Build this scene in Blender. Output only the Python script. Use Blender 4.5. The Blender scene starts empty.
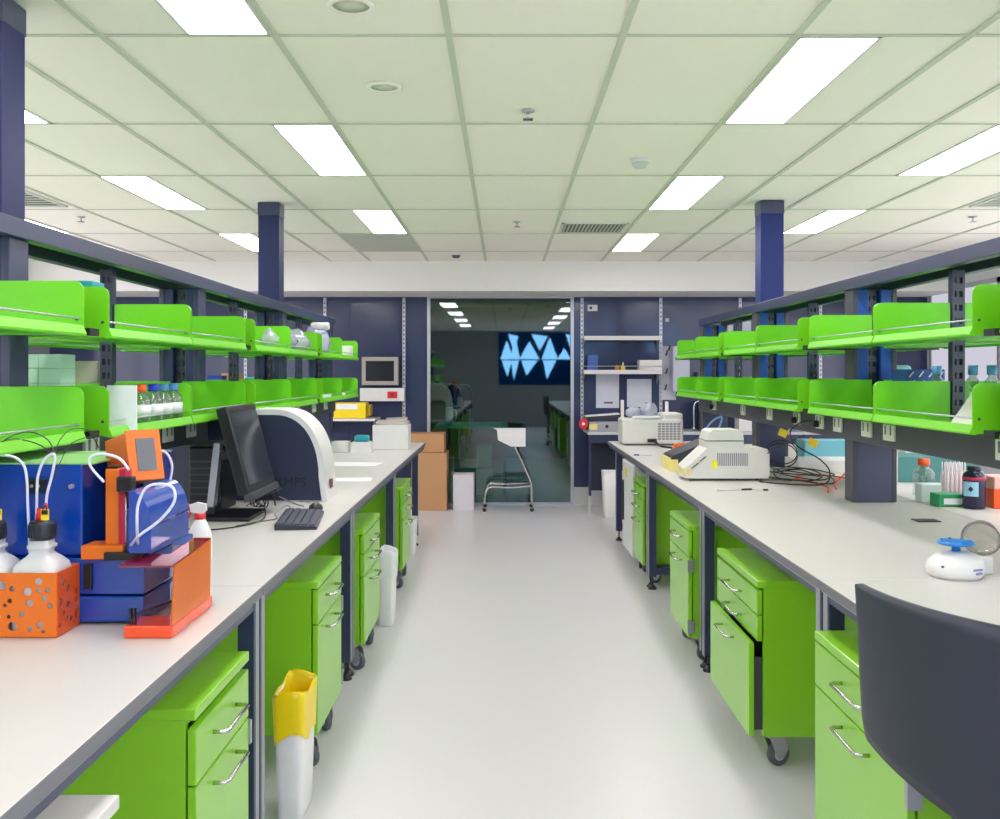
import bpy, bmesh, math, random
from mathutils import Vector, Matrix
random.seed(7)
PI = math.pi
S = bpy.context.scene
COL = S.collection
F = 980.0          # focal length in pixels of a 1000 px wide frame
EYE = 1.48         # camera height
def px(x, Y): return (x - 504.0) / F * Y
def pz(y, Y): return EYE - (y - 373.0) / F * Y

# ------------------------------------------------------------------ materials
def lin(c):
    if isinstance(c, str):
        c = [int(c[i:i+2], 16) / 255 for i in (0, 2, 4)]
    return tuple((v / 12.92 if v <= .04045 else ((v + .055) / 1.055) ** 2.4) for v in c) + (1,)
MATS = {}
def mat(name, col, rough=.5, metal=0, spec=.5, vary=.04, scale=18, bump=0, coat=0):
    if name in MATS: return MATS[name]
    m = bpy.data.materials.new(name); m.use_nodes = True; MATS[name] = m
    nt = m.node_tree; b = nt.nodes['Principled BSDF']
    c = lin(col)
    tc = nt.nodes.new('ShaderNodeTexCoord')
    n = nt.nodes.new('ShaderNodeTexNoise'); n.inputs['Scale'].default_value = scale
    n.inputs['Detail'].default_value = 3
    nt.links.new(tc.outputs['Object'], n.inputs['Vector'])
    mx = nt.nodes.new('ShaderNodeMix'); mx.data_type = 'RGBA'
    mx.inputs[6].default_value = tuple(max(0, v * (1 - vary)) for v in c[:3]) + (1,)
    mx.inputs[7].default_value = tuple(min(1, v * (1 + vary)) for v in c[:3]) + (1,)
    nt.links.new(n.outputs['Fac'], mx.inputs[0])
    nt.links.new(mx.outputs[2], b.inputs['Base Color'])
    b.inputs['Roughness'].default_value = rough
    b.inputs['Metallic'].default_value = metal
    b.inputs['Specular IOR Level'].default_value = spec
    b.inputs['Coat Weight'].default_value = coat
    b.inputs['Coat Roughness'].default_value = .1
    if bump:
        bp = nt.nodes.new('ShaderNodeBump'); bp.inputs['Strength'].default_value = bump
        bp.inputs['Distance'].default_value = .002
        nt.links.new(n.outputs['Fac'], bp.inputs['Height']); nt.links.new(bp.outputs[0], b.inputs['Normal'])
    return m
def clear(name, tint, gloss=.08, body=None, bodyfac=0, rough=.02):
    if name in MATS: return MATS[name]
    m = bpy.data.materials.new(name); m.use_nodes = True; MATS[name] = m
    nt = m.node_tree; nt.nodes.clear()
    out = nt.nodes.new('ShaderNodeOutputMaterial')
    tr = nt.nodes.new('ShaderNodeBsdfTransparent'); tr.inputs[0].default_value = lin(tint)
    base = tr
    if body:
        d = nt.nodes.new('ShaderNodeBsdfDiffuse'); d.inputs[0].default_value = lin(body)
        mx = nt.nodes.new('ShaderNodeMixShader'); mx.inputs[0].default_value = bodyfac
        nt.links.new(tr.outputs[0], mx.inputs[1]); nt.links.new(d.outputs[0], mx.inputs[2]); base = mx
    g = nt.nodes.new('ShaderNodeBsdfGlossy'); g.inputs['Roughness'].default_value = rough
    lw = nt.nodes.new('ShaderNodeLayerWeight'); lw.inputs[0].default_value = .25
    ma = nt.nodes.new('ShaderNodeMath'); ma.operation = 'MULTIPLY_ADD'
    ma.inputs[1].default_value = .5; ma.inputs[2].default_value = gloss
    nt.links.new(lw.outputs['Fresnel'], ma.inputs[0])
    mg = nt.nodes.new('ShaderNodeMixShader')
    nt.links.new(ma.outputs[0], mg.inputs[0]); nt.links.new(base.outputs[0], mg.inputs[1]); nt.links.new(g.outputs[0], mg.inputs[2])
    nt.links.new(mg.outputs[0], out.inputs[0])
    return m
def emit(name, col, s):
    if name in MATS: return MATS[name]
    m = bpy.data.materials.new(name); m.use_nodes = True; MATS[name] = m
    nt = m.node_tree; nt.nodes.clear()
    out = nt.nodes.new('ShaderNodeOutputMaterial'); e = nt.nodes.new('ShaderNodeEmission')
    e.inputs[0].default_value = lin(col); e.inputs[1].default_value = s
    nt.links.new(e.outputs[0], out.inputs[0]); return m

GREEN = mat('green_powder_coat', '84c824', .3, vary=.03, coat=.35)
GREENL = mat('green_shelf_coat', '6fcb1c', .32, vary=.03)
NAVY = mat('navy_steel', '2f3754', .3, spec=.6)
NAVYB = mat('navy_blue_post', '1c4fa8', .4, spec=.35)
WALLN = mat('navy_wall_panel', '3a4260', .13, spec=.42, vary=.03, scale=2)
DKGREY = mat('dark_grey_trunking', '43464e', .5)
GREY = mat('grey_edge', '6f6f77', .4)
ALU = mat('brushed_aluminium', 'b9bcc4', .35, metal=.6)
CHROME = mat('chrome', 'c9c9c9', .18, metal=1)
BENCH = mat('bench_laminate', 'd3d1cd', .35, vary=.02, scale=6)
WHITE = mat('white_plastic', 'e4e4e2', .4)
CREAM = mat('cream_plastic', 'e0e0da', .45)
PAPER = mat('paper', 'eef0f2', .8)
BLACK = mat('black_plastic', '17181c', .4)
RUBBER = mat('grey_rubber', '5b6068', .6)
CHARC = mat('charcoal_plastic', '2a2d38', .4)
ROBOT = mat('glossy_blue_casing', '0a45ac', .16, spec=.7, coat=.5, vary=.03)
ORANGE = mat('orange_casing', 'e6741a', .3, spec=.5)
DKORANGE = mat('orange_side', 'd85a14', .35)
SCREEN = mat('dark_screen', '2c3036', .12)
LCD = mat('grey_display', '6c7076', .2)
YELLOW = mat('yellow_plastic', 'f4d914', .4)
LINER = mat('yellow_bag', 'f5d800', .35, bump=.6, scale=30)
CARD = mat('cardboard', 'c39468', .85, bump=.2)
RED = mat('red_plastic', 'd8202c', .4)
TEAL = mat('teal_plastic', '1d96a0', .45)
CAPB = mat('blue_cap', '1238c0', .4)
CAPLB = mat('pale_blue_cap', '4d92c8', .4)
SOCK = mat('socket_plastic', 'e2e4d8', .4)
LTGREY = mat('light_grey_paint', 'c6c8c6', .45)
FLOOR = mat('vinyl_floor', 'd6d5d6', .32, spec=.4, vary=.035, scale=140)
CEIL = mat('ceiling_tile', 'faf6ea', .9, spec=.1, vary=.015, scale=60)
TBAR = mat('ceiling_tee', 'ccd0be', .7, spec=.2)
BULK = mat('bulkhead_paint', 'e2e2dc', .8, spec=.1, vary=.01)
WALLG = mat('side_wall_grey', '8e9094', .6)
WALLW = mat('side_wall_white', 'dcdde0', .6)
GLASS = clear('tinted_glass', 'a8d4cc', .09)
CLEARP = clear('clear_plastic', 'e4efe8', .06, 'e6efe8', .10)
CLEARG = clear('clear_glass', 'dfe8e4', .10, 'dfe8e4', .06)
DOME = clear('smoke_clear_dome', 'efeeea', .12, 'd8d6d0', .05)
ACRYL = clear('orange_acrylic', 'ffac48', .05, 'ff9030', .5)
ACRYR = clear('magenta_tint_acrylic', 'c85a60', .12, 'b03050', .40)
BAGC = clear('clear_bag', 'dde4f2', .10, 'e4e9f6', .42, rough=.15)
HDPE = mat('milky_hdpe', 'dcdedd', .3)
LAMP = emit('lamp_diffuser', 'fff6fc', 15.5)

# ------------------------------------------------------------------ mesh building
class B:
    def __init__(s): s.bm = bmesh.new()
    def box(s, x0, x1, y0, y1, z0, z1, bev=0, seg=2, M=None):
        if x1 < x0: x0, x1 = x1, x0
        if y1 < y0: y0, y1 = y1, y0
        if z1 < z0: z0, z1 = z1, z0
        r = bmesh.ops.create_cube(s.bm, size=1)
        vs = r['verts']
        for v in vs:
            v.co = Vector((x0 + (v.co.x + .5) * (x1 - x0), y0 + (v.co.y + .5) * (y1 - y0), z0 + (v.co.z + .5) * (z1 - z0)))
        if bev:
            es = list({e for v in vs for e in v.link_edges})
            bev = min(bev, .45 * min(x1 - x0, y1 - y0, z1 - z0))
            g = bmesh.ops.bevel(s.bm, geom=es, offset=bev, segments=seg, affect='EDGES', profile=.5)
            vs = list({v for f in g['faces'] for v in f.verts} | {v for v in vs if v.is_valid})
            for f in g['faces']: f.smooth = False
        if M is not None:
            vv = set()
            for v in vs:
                if v.is_valid: vv.add(v)
            # include everything connected
            st = list(vv)
            while st:
                v = st.pop()
                for e in v.link_edges:
                    o = e.other_vert(v)
                    if o not in vv: vv.add(o); st.append(o)
            bmesh.ops.transform(s.bm, matrix=M, verts=list(vv))
        return s
    def prism(s, pts, axis, a, b, smooth=False):
        """pts: 2D outline; axis 'x': (y,z) ; 'y': (x,z) ; 'z': (x,y)"""
        def P(p, t):
            if axis == 'x': return Vector((t, p[0], p[1]))
            if axis == 'y': return Vector((p[0], t, p[1]))
            return Vector((p[0], p[1], t))
        v0 = [s.bm.verts.new(P(p, a)) for p in pts]; v1 = [s.bm.verts.new(P(p, b)) for p in pts]
        n = len(pts); s.bm.faces.new(v0); s.bm.faces.new(v1[::-1])
        for i in range(n):
            f = s.bm.faces.new((v0[i], v1[i], v1[(i + 1) % n], v0[(i + 1) % n])); f.smooth = smooth
        return s
    def lathe(s, prof, c=(0, 0, 0), seg=24, axis='z', sq=None):
        """prof: (radius, height) list; sq: superellipse exponent for squarish bottles"""
        c = Vector(c); rings = []
        for r, h in prof:
            ring = []
            for i in range(seg):
                a = 2 * PI * i / seg
                k = 1
                if sq: k = 1 / ((abs(math.cos(a)) ** sq + abs(math.sin(a)) ** sq) ** (1 / sq))
                x, y = r * k * math.cos(a), r * k * math.sin(a)
                if axis == 'z': p = Vector((x, y, h))
                elif axis == 'y': p = Vector((x, h, y))
                else: p = Vector((h, x, y))
                ring.append(s.bm.verts.new(c + p))
            rings.append(ring)
        for a, b in zip(rings, rings[1:]):
            for i in range(seg):
                f = s.bm.faces.new((a[i], a[(i + 1) % seg], b[(i + 1) % seg], b[i])); f.smooth = True
        if prof[0][0] > 1e-4: s.bm.faces.new(rings[0][::-1])
        if prof[-1][0] > 1e-4: s.bm.faces.new(rings[-1])
        return s
    def tube(s, pts, r, seg=8, smooth=True, curve=True, closed=False):
        pts = [Vector(p) for p in pts]
        if curve and len(pts) > 2:
            out = []
            n = len(pts); rg = range(n if closed else n - 1)
            for i in rg:
                if closed: p0, p1, p2, p3 = pts[i - 1], pts[i], pts[(i + 1) % n], pts[(i + 2) % n]
                else: p0, p1, p2, p3 = pts[max(i - 1, 0)], pts[i], pts[i + 1], pts[min(i + 2, n - 1)]
                for k in range(6):
                    t = k / 6
                    out.append(.5 * ((2 * p1) + (-p0 + p2) * t + (2 * p0 - 5 * p1 + 4 * p2 - p3) * t * t + (-p0 + 3 * p1 - 3 * p2 + p3) * t ** 3))
            if not closed: out.append(pts[-1])
            pts = out
        rings = []; up = Vector((0, 0, 1)); prev = None
        n = len(pts)
        for i, p in enumerate(pts):
            if closed: d = pts[(i + 1) % n] - pts[i - 1]
            else: d = pts[min(i + 1, n - 1)] - pts[max(i - 1, 0)]
            if d.length < 1e-9: d = Vector((0, 0, 1))
            d.normalize()
            if prev is None:
                u = d.cross(up)
                if u.length < .01: u = d.cross(Vector((1, 0, 0)))
            else:
                u = prev - d * prev.dot(d)
            u.normalize(); prev = u; w = d.cross(u)
            rings.append([s.bm.verts.new(p + r * (math.cos(2 * PI * k / seg) * u + math.sin(2 * PI * k / seg) * w)) for k in range(seg)])
        rr = list(zip(rings, rings[1:]))
        if closed: rr.append((rings[-1], rings[0]))
        for a, b in rr:
            for k in range(seg):
                f = s.bm.faces.new((a[k], a[(k + 1) % seg], b[(k + 1) % seg], b[k])); f.smooth = smooth
        if not closed:
            s.bm.faces.new(rings[0][::-1]); s.bm.faces.new(rings[-1])
        return s
    def bar(s, p0, p1, w, h, up=(0, 0, 1)):
        p0, p1 = Vector(p0), Vector(p1); d = (p1 - p0).normalized(); up = Vector(up)
        u = d.cross(up)
        if u.length < .01: u = d.cross(Vector((0, 1, 0)))
        u.normalize(); v = u.cross(d)
        q = []
        for p in (p0, p1):
            q.append([s.bm.verts.new(p + a * u * w / 2 + b * v * h / 2) for a, b in ((-1, -1), (1, -1), (1, 1), (-1, 1))])
        s.bm.faces.new(q[0][::-1]); s.bm.faces.new(q[1])
        for i in range(4): s.bm.faces.new((q[0][i], q[0][(i + 1) % 4], q[1][(i + 1) % 4], q[1][i]))
        return s
    def cyl(s, p0, p1, r, seg=16): return s.tube([p0, p1], r, seg, curve=False)
    def grid(s, fn, nu, nv, th=None):
        """surface patch fn(u,v)->Vector with thickness th (vector function or None)"""
        V = [[s.bm.verts.new(fn(i / nu, j / nv)) for j in range(nv + 1)] for i in range(nu + 1)]
        for i in range(nu):
            for j in range(nv):
                f = s.bm.faces.new((V[i][j], V[i + 1][j], V[i + 1][j + 1], V[i][j + 1])); f.smooth = True
        return s
    def move(s, M):
        bmesh.ops.transform(s.bm, matrix=M, verts=s.bm.verts[:]); return s
    def jitter(s, a):
        for v in s.bm.verts: v.co += Vector((random.uniform(-a, a), random.uniform(-a, a), random.uniform(-a, a)))
        return s
    def build(s, name, m, parent=None, loc=None, label=None):
        bmesh.ops.recalc_face_normals(s.bm, faces=s.bm.faces[:])
        me = bpy.data.meshes.new(name); s.bm.to_mesh(me); s.bm.free()
        me.materials.append(m)
        o = bpy.data.objects.new(name, me); COL.objects.link(o)
        if parent is not None: o.parent = parent
        if loc is not None: o.location = loc
        if label: o['label'] = label
        return o
def solid(o, t, off=0):
    md = o.modifiers.new('thick', 'SOLIDIFY'); md.thickness = t; md.offset = off; return o
def thing(name, label, cat, loc=(0, 0, 0), rz=0, group=None):
    o = bpy.data.objects.new(name, None); COL.objects.link(o); o.empty_display_size = .05
    o.location = loc; o.rotation_euler = (0, 0, rz); return tag(o, label, cat, group)
def tag(o, label, cat, group=None):
    o['label'] = label; o['category'] = cat
    if group: o['group'] = group
    return o
def struct(o): o['kind'] = 'structure'; return o
KIDS = {}
def children(o): return [c for c in bpy.data.objects if c.parent == o]
def copy_tree(o, parent=None):
    c = o.copy(); COL.objects.link(c)
    if parent is not None: c.parent = parent
    for ch in list(o.children): copy_tree(ch, c)
    return c
def dup(root, loc, rz=0, label=None, group=None):
    r = copy_tree(root); r.location = loc; r.rotation_euler = (0, 0, rz)
    if label: r['label'] = label
    if group: r['group'] = group
    return r
ORD = ['nearest', 'second', 'third', 'fourth', 'fifth', 'sixth', 'seventh', 'eighth', 'ninth', 'tenth']
def nth(i, n, things='', frm='from the camera end'):
    if i == 0: return 'nearest the camera'
    if i == n - 1: return 'nearest the glass end'
    return ORD[i] + ' ' + frm
def rot(ax, a): return Matrix.Rotation(a, 4, ax)
def tr(x, y, z): return Matrix.Translation((x, y, z))

# ------------------------------------------------------------------ camera, render look
cam = bpy.data.cameras.new('camera'); co = bpy.data.objects.new('camera', cam); COL.objects.link(co)
co.location = (0, 0, EYE); co.rotation_euler = (PI / 2, 0, 0)
cam.sensor_width = 36; cam.lens = 36 * F / 1000; cam.shift_x = -.004; cam.shift_y = -.0365
cam.clip_start = .05
S.camera = co
S.view_settings.view_transform = 'Standard'; S.view_settings.look = 'None'
S.view_settings.exposure = 0.24; S.view_settings.gamma = 1; S.view_settings.use_curve_mapping = False
S.cycles.use_denoising = True
S.cycles.max_bounces = 10; S.cycles.diffuse_bounces = 6; S.cycles.transparent_max_bounces = 16
S.cycles.sample_clamp_indirect = 4
w = bpy.data.worlds.new('world'); S.world = w; w.use_nodes = True
w.node_tree.nodes['Background'].inputs[0].default_value = (.8, .85, .9, 1)
w.node_tree.nodes['Background'].inputs[1].default_value = .3

# ------------------------------------------------------------------ room shell
CZ = EYE + 1.165
XL0, XR0, YB, YF = -5.1, 4.75, -5.2, 11.0
XLINES = [-5.1, -4.8, -4.2, -3.6, -3.0, -2.4, -1.8, -1.39, -.79, -.19, .41, 1.01, 1.61, 2.01, 2.61, 3.21, 3.81, 4.41, 4.75]
YL = [3.38 + 1.2 * k for k in range(-7, 6)]
struct(B().box(XL0, XR0, YB, 17, -.05, 0).build('floor', FLOOR))
struct(B().box(XL0, XR0, YB, YF, CZ + .002, CZ + .06).build('ceiling', CEIL))
g = B()
for x in XLINES[1:-1]: g.box(x - .012, x + .012, YB, 10.19, CZ - .004, CZ + .001)
for y in YL: g.box(XL0, XR0, y - .009, y + .009, CZ - .003, CZ + .001)
struct(g.build('trim_1', TBAR))
# bulkhead over the far end
struct(B().box(XL0, XR0, 10.19, YF, pz(291, 10.19), CZ).build('wall_bulkhead', BULK))
GX0, GX1, GZ0, GZ1 = px(430, YF), px(571, YF), .03, pz(298, YF)
b = B(); b.box(XL0, GX0, YF, YF + .12, 0, 2.4); b.box(GX1, XR0, YF, YF + .12, 0, 2.4); b.box(GX0, GX1, YF, YF + .12, GZ1, 2.4)
struct(b.build('wall_back', WALLN))
struct(B().box(XL0 - .1, XL0, YB, YF + .1, 0, 2.7).build('wall_left', WALLG))
struct(B().box(XR0, XR0 + .1, YB, YF + .1, 0, 2.7).build('wall_right', WALLW))
FILL_DAY = emit('window_daylight', 'f6f2fa', 3.1)  # glow of the added side windows, there to brighten the room evenly
DAY2 = emit('blind_daylight', 'eceafa', .62)
n_ = 3  # side windows are added fill light, apart from the blind-lit one
for sx, ys in ((XR0, (-5.0, -3.4, -1.8, -.2)), (XL0, (-5.0, -3.4, -1.8, -.2)), (XR0, (1.6, 3.4, 5.2, 6.9, 9.35)), (XL0, (1.6, 3.4, 5.2, 6.9, 8.4))):
    for y in ys:
        x_in = sx - .012 if sx > 0 else sx + .012
        wd = 1.55 if y > 9 else 1.45
        f = B()
        for q0, q1, r0, r1 in ((y, y + .05, .85, 2.4), (y + wd - .05, y + wd, .85, 2.4), (y, y + wd, .85, .9), (y, y + wd, 2.35, 2.4)): f.box(sx, x_in * 2 - sx, q0, q1, r0, r1)
        fo = struct(f.build('window_%d' % n_, ALU))
        struct(B().box(sx, x_in, y + .05, y + wd - .05, .9, 2.35).build('window_pane', FILL_DAY if y < 9 else DAY2, fo)); n_ += 1
struct(B().box(XL0, XR0, YB - .1, YB, 0, 2.7).build('wall_front', WALLG))
b = B(); b.box(XL0, GX0 - .02, YF - .012, YF, 0, .2); b.box(GX1 + .02, XR0, YF - .012, YF, 0, .2)
struct(b.build('baseboard_back', LTGREY))
# glass partition
wf = B(); t = .03
wf.box(GX0 - t, GX0 + .005, YF - .03, YF + .05, 0, GZ1 + t); wf.box(GX1 - .005, GX1 + t, YF - .03, YF + .05, 0, GZ1 + t)
wf.box(GX0, GX1, YF - .03, YF + .05, GZ1 - .005, GZ1 + t); wf.box(GX0, GX1, YF - .03, YF + .05, 0, GZ0)
wfo = struct(wf.build('window_1', ALU))
struct(B().box(GX0, GX1, YF, YF + .012, GZ0, GZ1).build('window_glass', GLASS, wfo))
# slotted wall strips and panel joints on the back wall
for k, x in enumerate([-3.8, -2.9, px(325, YF), px(404, YF), px(582, YF), px(660.7, YF), px(740, YF), 3.55]):
    st = B(); st.box(x - .016, x + .016, YF - .012, YF + .002, .9, GZ1)
    o = struct(st.build('trim_%d' % (k + 2), ALU))
    sl = B(); z = .95
    while z < GZ1 - .05: sl.box(x - .006, x + .006, YF - .0135, YF - .011, z, z + .022); z += .05
    struct(sl.build('slot', BLACK, o))
jb = B()
for x in (px(350, YF), px(403, YF) - .03, 1.3, 2.3): jb.box(x - .003, x + .003, YF - .002, YF + .001, .2, GZ1)
struct(jb.build('trim_10', BLACK))
# dark room beyond the glass
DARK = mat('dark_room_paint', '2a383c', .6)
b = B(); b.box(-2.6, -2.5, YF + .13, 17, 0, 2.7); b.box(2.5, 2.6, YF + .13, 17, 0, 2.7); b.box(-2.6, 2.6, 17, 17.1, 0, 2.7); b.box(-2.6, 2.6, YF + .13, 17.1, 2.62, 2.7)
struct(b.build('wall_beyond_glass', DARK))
o_ = B().box(-.15, .15, -.3, .3, -.006, 0).build('ceiling_light', emit('dim_lamp', 'dcfff4', 26), None, (-1.3, 13.0, 2.618)); tag(o_, 'dim ceiling light in the room beyond the glass', 'ceiling light')  # added lamp, hidden by the wall, brightens the table behind the glass
# bright blue window at the camera's back, seen only as a reflection in the glass
bw = B(); bw.box(-.15, 4.6, YB + .002, YB + .03, 1.15, 2.6)
bwo = struct(bw.build('window_2', emit('blue_window_light', '0c3c84', .8)))
rs = random.Random(3); sh = B()
xx = -.1; kk = 0
while xx < 4.2:
    ww = rs.uniform(.28, .62); hh = rs.uniform(.3, .72); kk += 1; e = .002 * (kk % 3)
    sh.prism([(xx, 1.86), (xx + ww, 1.86), (xx + ww * .5, 1.86 + hh)], 'y', YB + .032, YB + .04 + e)
    if rs.random() < .8: sh.prism([(xx + ww * .1, 1.83), (xx + ww * .9, 1.83), (xx + ww * rs.uniform(.3, .7), 1.83 - hh * .85)], 'y', YB + .032, YB + .04 + e)
    if rs.random() < .7: sh.prism([(xx + ww * .6, 2.56), (xx + ww * 1.4, 2.5), (xx + ww, 2.1)], 'y', YB + .042, YB + .046 + e)
    xx += ww * rs.uniform(.7, 1.15)
struct(sh.build('window_pane', emit('pale_blue_window_light', '86c0ff', 9.0), bwo))

# ------------------------------------------------------------------ ceiling fittings
def light(x0, k, lab):
    y0 = 3.38 + 1.2 * k; x1 = x0 + .29
    t = thing('ceiling_light', lab, 'ceiling light', (x0, y0, CZ), 0, 'recessed troffer lights in the ceiling grid')
    f = B(); e = .012
    f.box(0, .29, .012, .012 + e, -.004, .002); f.box(0, .29, 1.188 - e, 1.188, -.004, .002)
    f.box(0, e, .012, 1.188, -.004, .002); f.box(.29 - e, .29, .012, 1.188, -.004, .002)
    f.build('frame', WHITE, t)
    B().box(e, .29 - e, .012 + e, 1.188 - e, -.003, .001).build('diffuser', LAMP, t)
cols = {'right of the aisle': (1.02, (-6, -4, -2, 0, 2, 4)), 'over the far right aisle': (2.31, (-5, -3, -1, 1, 3)),
        'left of the aisle': (-1.09, (-5, -3, -1, 1, 3)), 'over the left shelving': (-2.4, (-4, -2, 0, 2, 4)),
        'over the far left aisle': (-3.9, (-3, -1, 1, 3)), 'by the right wall': (3.82, (-4, -2, 0, 2))}  # last right-wall panel added out of view to brighten the far half
pos = {-6: 'row behind', -5: 'row behind', -4: 'row behind', -3: 'row behind', -2: 'row behind', -1: 'nearest', 0: 'nearest', 1: 'second', 2: 'second', 3: 'farthest', 4: 'farthest'}
for nm, (x0, ks) in cols.items():
    vis = [k for k in ks if k >= -1]
    for k in ks:
        if k in vis:
            i = vis.index(k); w_ = 'only visible' if len(vis) == 1 else ('nearest' if i == 0 else ('farthest' if i == len(vis) - 1 else 'middle'))
            light(x0, k, f'{w_} white ceiling light panel in the row {nm}')
        else:
            light(x0, k, f'white ceiling light panel behind the camera {nm}, {abs(k)} tiles back')
# unlit grey return grille panel
tag(B().box(-1.375, -.805, 8.2, 9.36, CZ - .004, CZ + .001).build('ceiling_panel', mat('grey_grille', 'c2c4b8', .8)), 'grey perforated ceiling panel behind the left far light', 'ceiling panel')
def vent(x0, x1, y0, y1, lab, n=14, along='x'):
    t = thing('air_vent', lab, 'air vent', ((x0 + x1) / 2, (y0 + y1) / 2, CZ), 0, 'ceiling air vents')
    a, c = (x1 - x0) / 2, (y1 - y0) / 2
    B().box(-a + .02, a - .02, -c + .02, c - .02, -.004, .001).build('duct', BLACK, t)
    f = B(); f.box(-a, a, -c, -c + .02, -.008, .001); f.box(-a, a, c - .02, c, -.008, .001); f.box(-a, -a + .02, -c, c, -.008, .001); f.box(a - .02, a, -c, c, -.008, .001)
    f.build('frame', WHITE, t)
    s_ = B()
    for i in range(n):
        if along == 'x':
            x = -a + .02 + (i + .5) * (2 * a - .04) / n; s_.box(x - .007, x + .006, -c + .02, c - .02, -.009, -.003)
        else:
            y = -c + .02 + (i + .5) * (2 * c - .04) / n; s_.box(-a + .02, a - .02, y - .012, y + .012, -.009, -.003)
    s_.build('louvres', TBAR, t)
vent(.45, .97, 7.6, 8.1, 'slotted ceiling vent above the right far end of the aisle', 16)
vent(-3.5, -3.05, 6.2, 6.85, 'dark ceiling vent above the left shelving', 7, 'y')
vent(3.25, 3.75, 6.35, 6.85, 'dark ceiling vent at the right edge above the right shelving', 7, 'y')
def sprinkler(x, y, lab):
    t = thing('sprinkler', lab, 'sprinkler', (x, y, CZ), 0, 'ceiling sprinklers')
    B().lathe([(.03, 0), (.028, -.006), (.012, -.01)]).build('escutcheon', ALU, t)
    B().cyl((0, 0, -.005), (0, 0, -.035), .006, 8).box(-.022, .022, -.022, .022, -.04, -.037).build('nozzle', CHROME, t)
sprinkler(px(528, 4.35), 4.35, 'metal sprinkler head in the ceiling above the middle of the aisle')
sprinkler(px(517, 7.55), 7.55, 'tiny sprinkler head in the ceiling farther down the aisle')
sprinkler(-3.15, 7.3, 'small sprinkler head in the ceiling near the left dark vent')
sprinkler(px(973, 7.3), 7.3, 'small sprinkler head in the ceiling near the right dark vent')
t = thing('smoke_detector', 'white domed smoke detector above the right side of the aisle', 'smoke detector', (px(640, 5.35), 5.35, CZ))
B().lathe([(.055, 0), (.055, -.012), (.048, -.018)], seg=28).build('base', WHITE, t)
B().lathe([(.046, -.018), (.044, -.026), (.03, -.045), (.0, -.05)], seg=28).build('dome', mat('detector_plastic', 'c2cbc2', .5), t)
t = thing('smoke_detector', 'small dark rimmed detector near the far bulkhead', 'smoke detector', (px(456, 9.5), 9.5, CZ))
B().lathe([(.06, 0), (.06, -.02), (.05, -.026)], seg=24).build('base', WHITE, t)
B().lathe([(.045, -.026), (.03, -.05), (0, -.052)], seg=24).build('dome', RUBBER, t)
def speaker(x, y, r, lab):
    t = thing('ceiling_speaker', lab, 'ceiling speaker', (x, y, CZ), 0, 'round flush ceiling fittings')
    B().lathe([(r, 0), (r, -.006), (r * .8, -.01), (r * .78, -.004)], seg=36).build('ring', CEIL, t)
    B().lathe([(r * .78, -.004), (0, -.005)], seg=36).build('grille', mat('speaker_grille', 'dcdfcc', .8), t)
speaker(px(351, 3.1), 3.1, .075, 'large round ceiling fitting at the top edge, left of the aisle')
speaker(px(384, 3.98), 3.98, .07, 'shallow round ceiling fitting between the left lights')
# ------------------------------------------------------------------ benches
BT = EYE - .643      # bench top height
def bench(s, xf, depth, y0, y1, lab, near=True, far_overhang=0):
    """s=+1 runs towards +x from its front edge xf, -1 the other way"""
    t = thing('lab_bench', lab, 'bench', (xf, y0, 0), 0, 'white topped lab benches')
    L = y1 - y0
    def X(a): return s * a
    B().box(X(.003), X(depth), .0015, L - .0015, BT - .028, BT, .002).build('worktop', BENCH, t)
    e = B(); e.box(X(-.001), X(.0045), .0015, L - .0015, BT - .029, BT - .0015)
    e.build('edge_band', GREY, t)
    r = B(); r.box(X(.012), X(.05), .01, L - .01, BT - .06, BT - .029); r.build('front_rail', NAVY, t)
    B().box(X(.006), X(.011), .01, L - .01, BT - .036, BT - .029).build('rail_strip', ALU, t)
    ends = [(.012, .057), (L - far_overhang - .057, L - far_overhang - .012)]
    for a, b in ends:
        g = B().box(X(.012), X(.062), a, b, .085, BT - .03, .003).build('leg', NAVY, t)
        B().box(X(.008), X(.0125), a + .003, b - .003, .085, BT - .036).build('front_strip', mat('grey_leg_strip', '8e9199', .35), g)
        ft = B(); ft.cyl((X(.037), (a + b) / 2, .018), (X(.037), (a + b) / 2, .09), .007, 10)
        ft.lathe([(.03, 0), (.03, .008), (.018, .018), (.012, .03)], (X(.037), (a + b) / 2, 0), 18); ft.build('levelling_foot', BLACK, g)
        g = B().box(X(depth - .09), X(depth - .04), a, b, .085, BT - .03, .003).build('leg', NAVY, t)
        ft = B(); ft.cyl((X(depth - .065), (a + b) / 2, .018), (X(depth - .065), (a + b) / 2, .09), .007, 10)
        ft.lathe([(.03, 0), (.03, .008), (.018, .018), (.012, .03)], (X(depth - .065), (a + b) / 2, 0), 18); ft.build('levelling_foot', BLACK, g)
        B().box(X(.062), X(depth - .09), a + .004, b - .004, .1, .15).build('cross_rail', NAVY, t)
        B().box(X(.062), X(depth - .09), a + .004, b - .004, BT - .07, BT - .03).build('cross_rail', NAVY, t)
    return t
RJ = [-.65, 1.2, 3.05, 4.9, 6.75, 9.25]; RO = [0, 0, 0, 0, .55]
LJ = [-.75, 1.1, 2.96, 4.77, 6.6, 9.08]; LO = [0, 0, 0, 0, .62]
WHICH = ['passing beside the camera', 'next to the camera', 'second ahead of the camera', 'third ahead of the camera', 'at the glass end']
for i in range(5):
    bench(1, .98, 1.085, RJ[i], RJ[i + 1], 'white right hand lab bench with dark edge, ' + WHICH[i], far_overhang=RO[i])
    bench(-1, -.728, 1.09, LJ[i], LJ[i + 1], 'white left hand lab bench with dark edge, ' + WHICH[i], far_overhang=LO[i])
RJ2, LJ2 = [1.2, 3.05, 4.9, 6.75, 8.9], [1.1, 2.96, 4.77, 6.6, 8.9]
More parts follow.
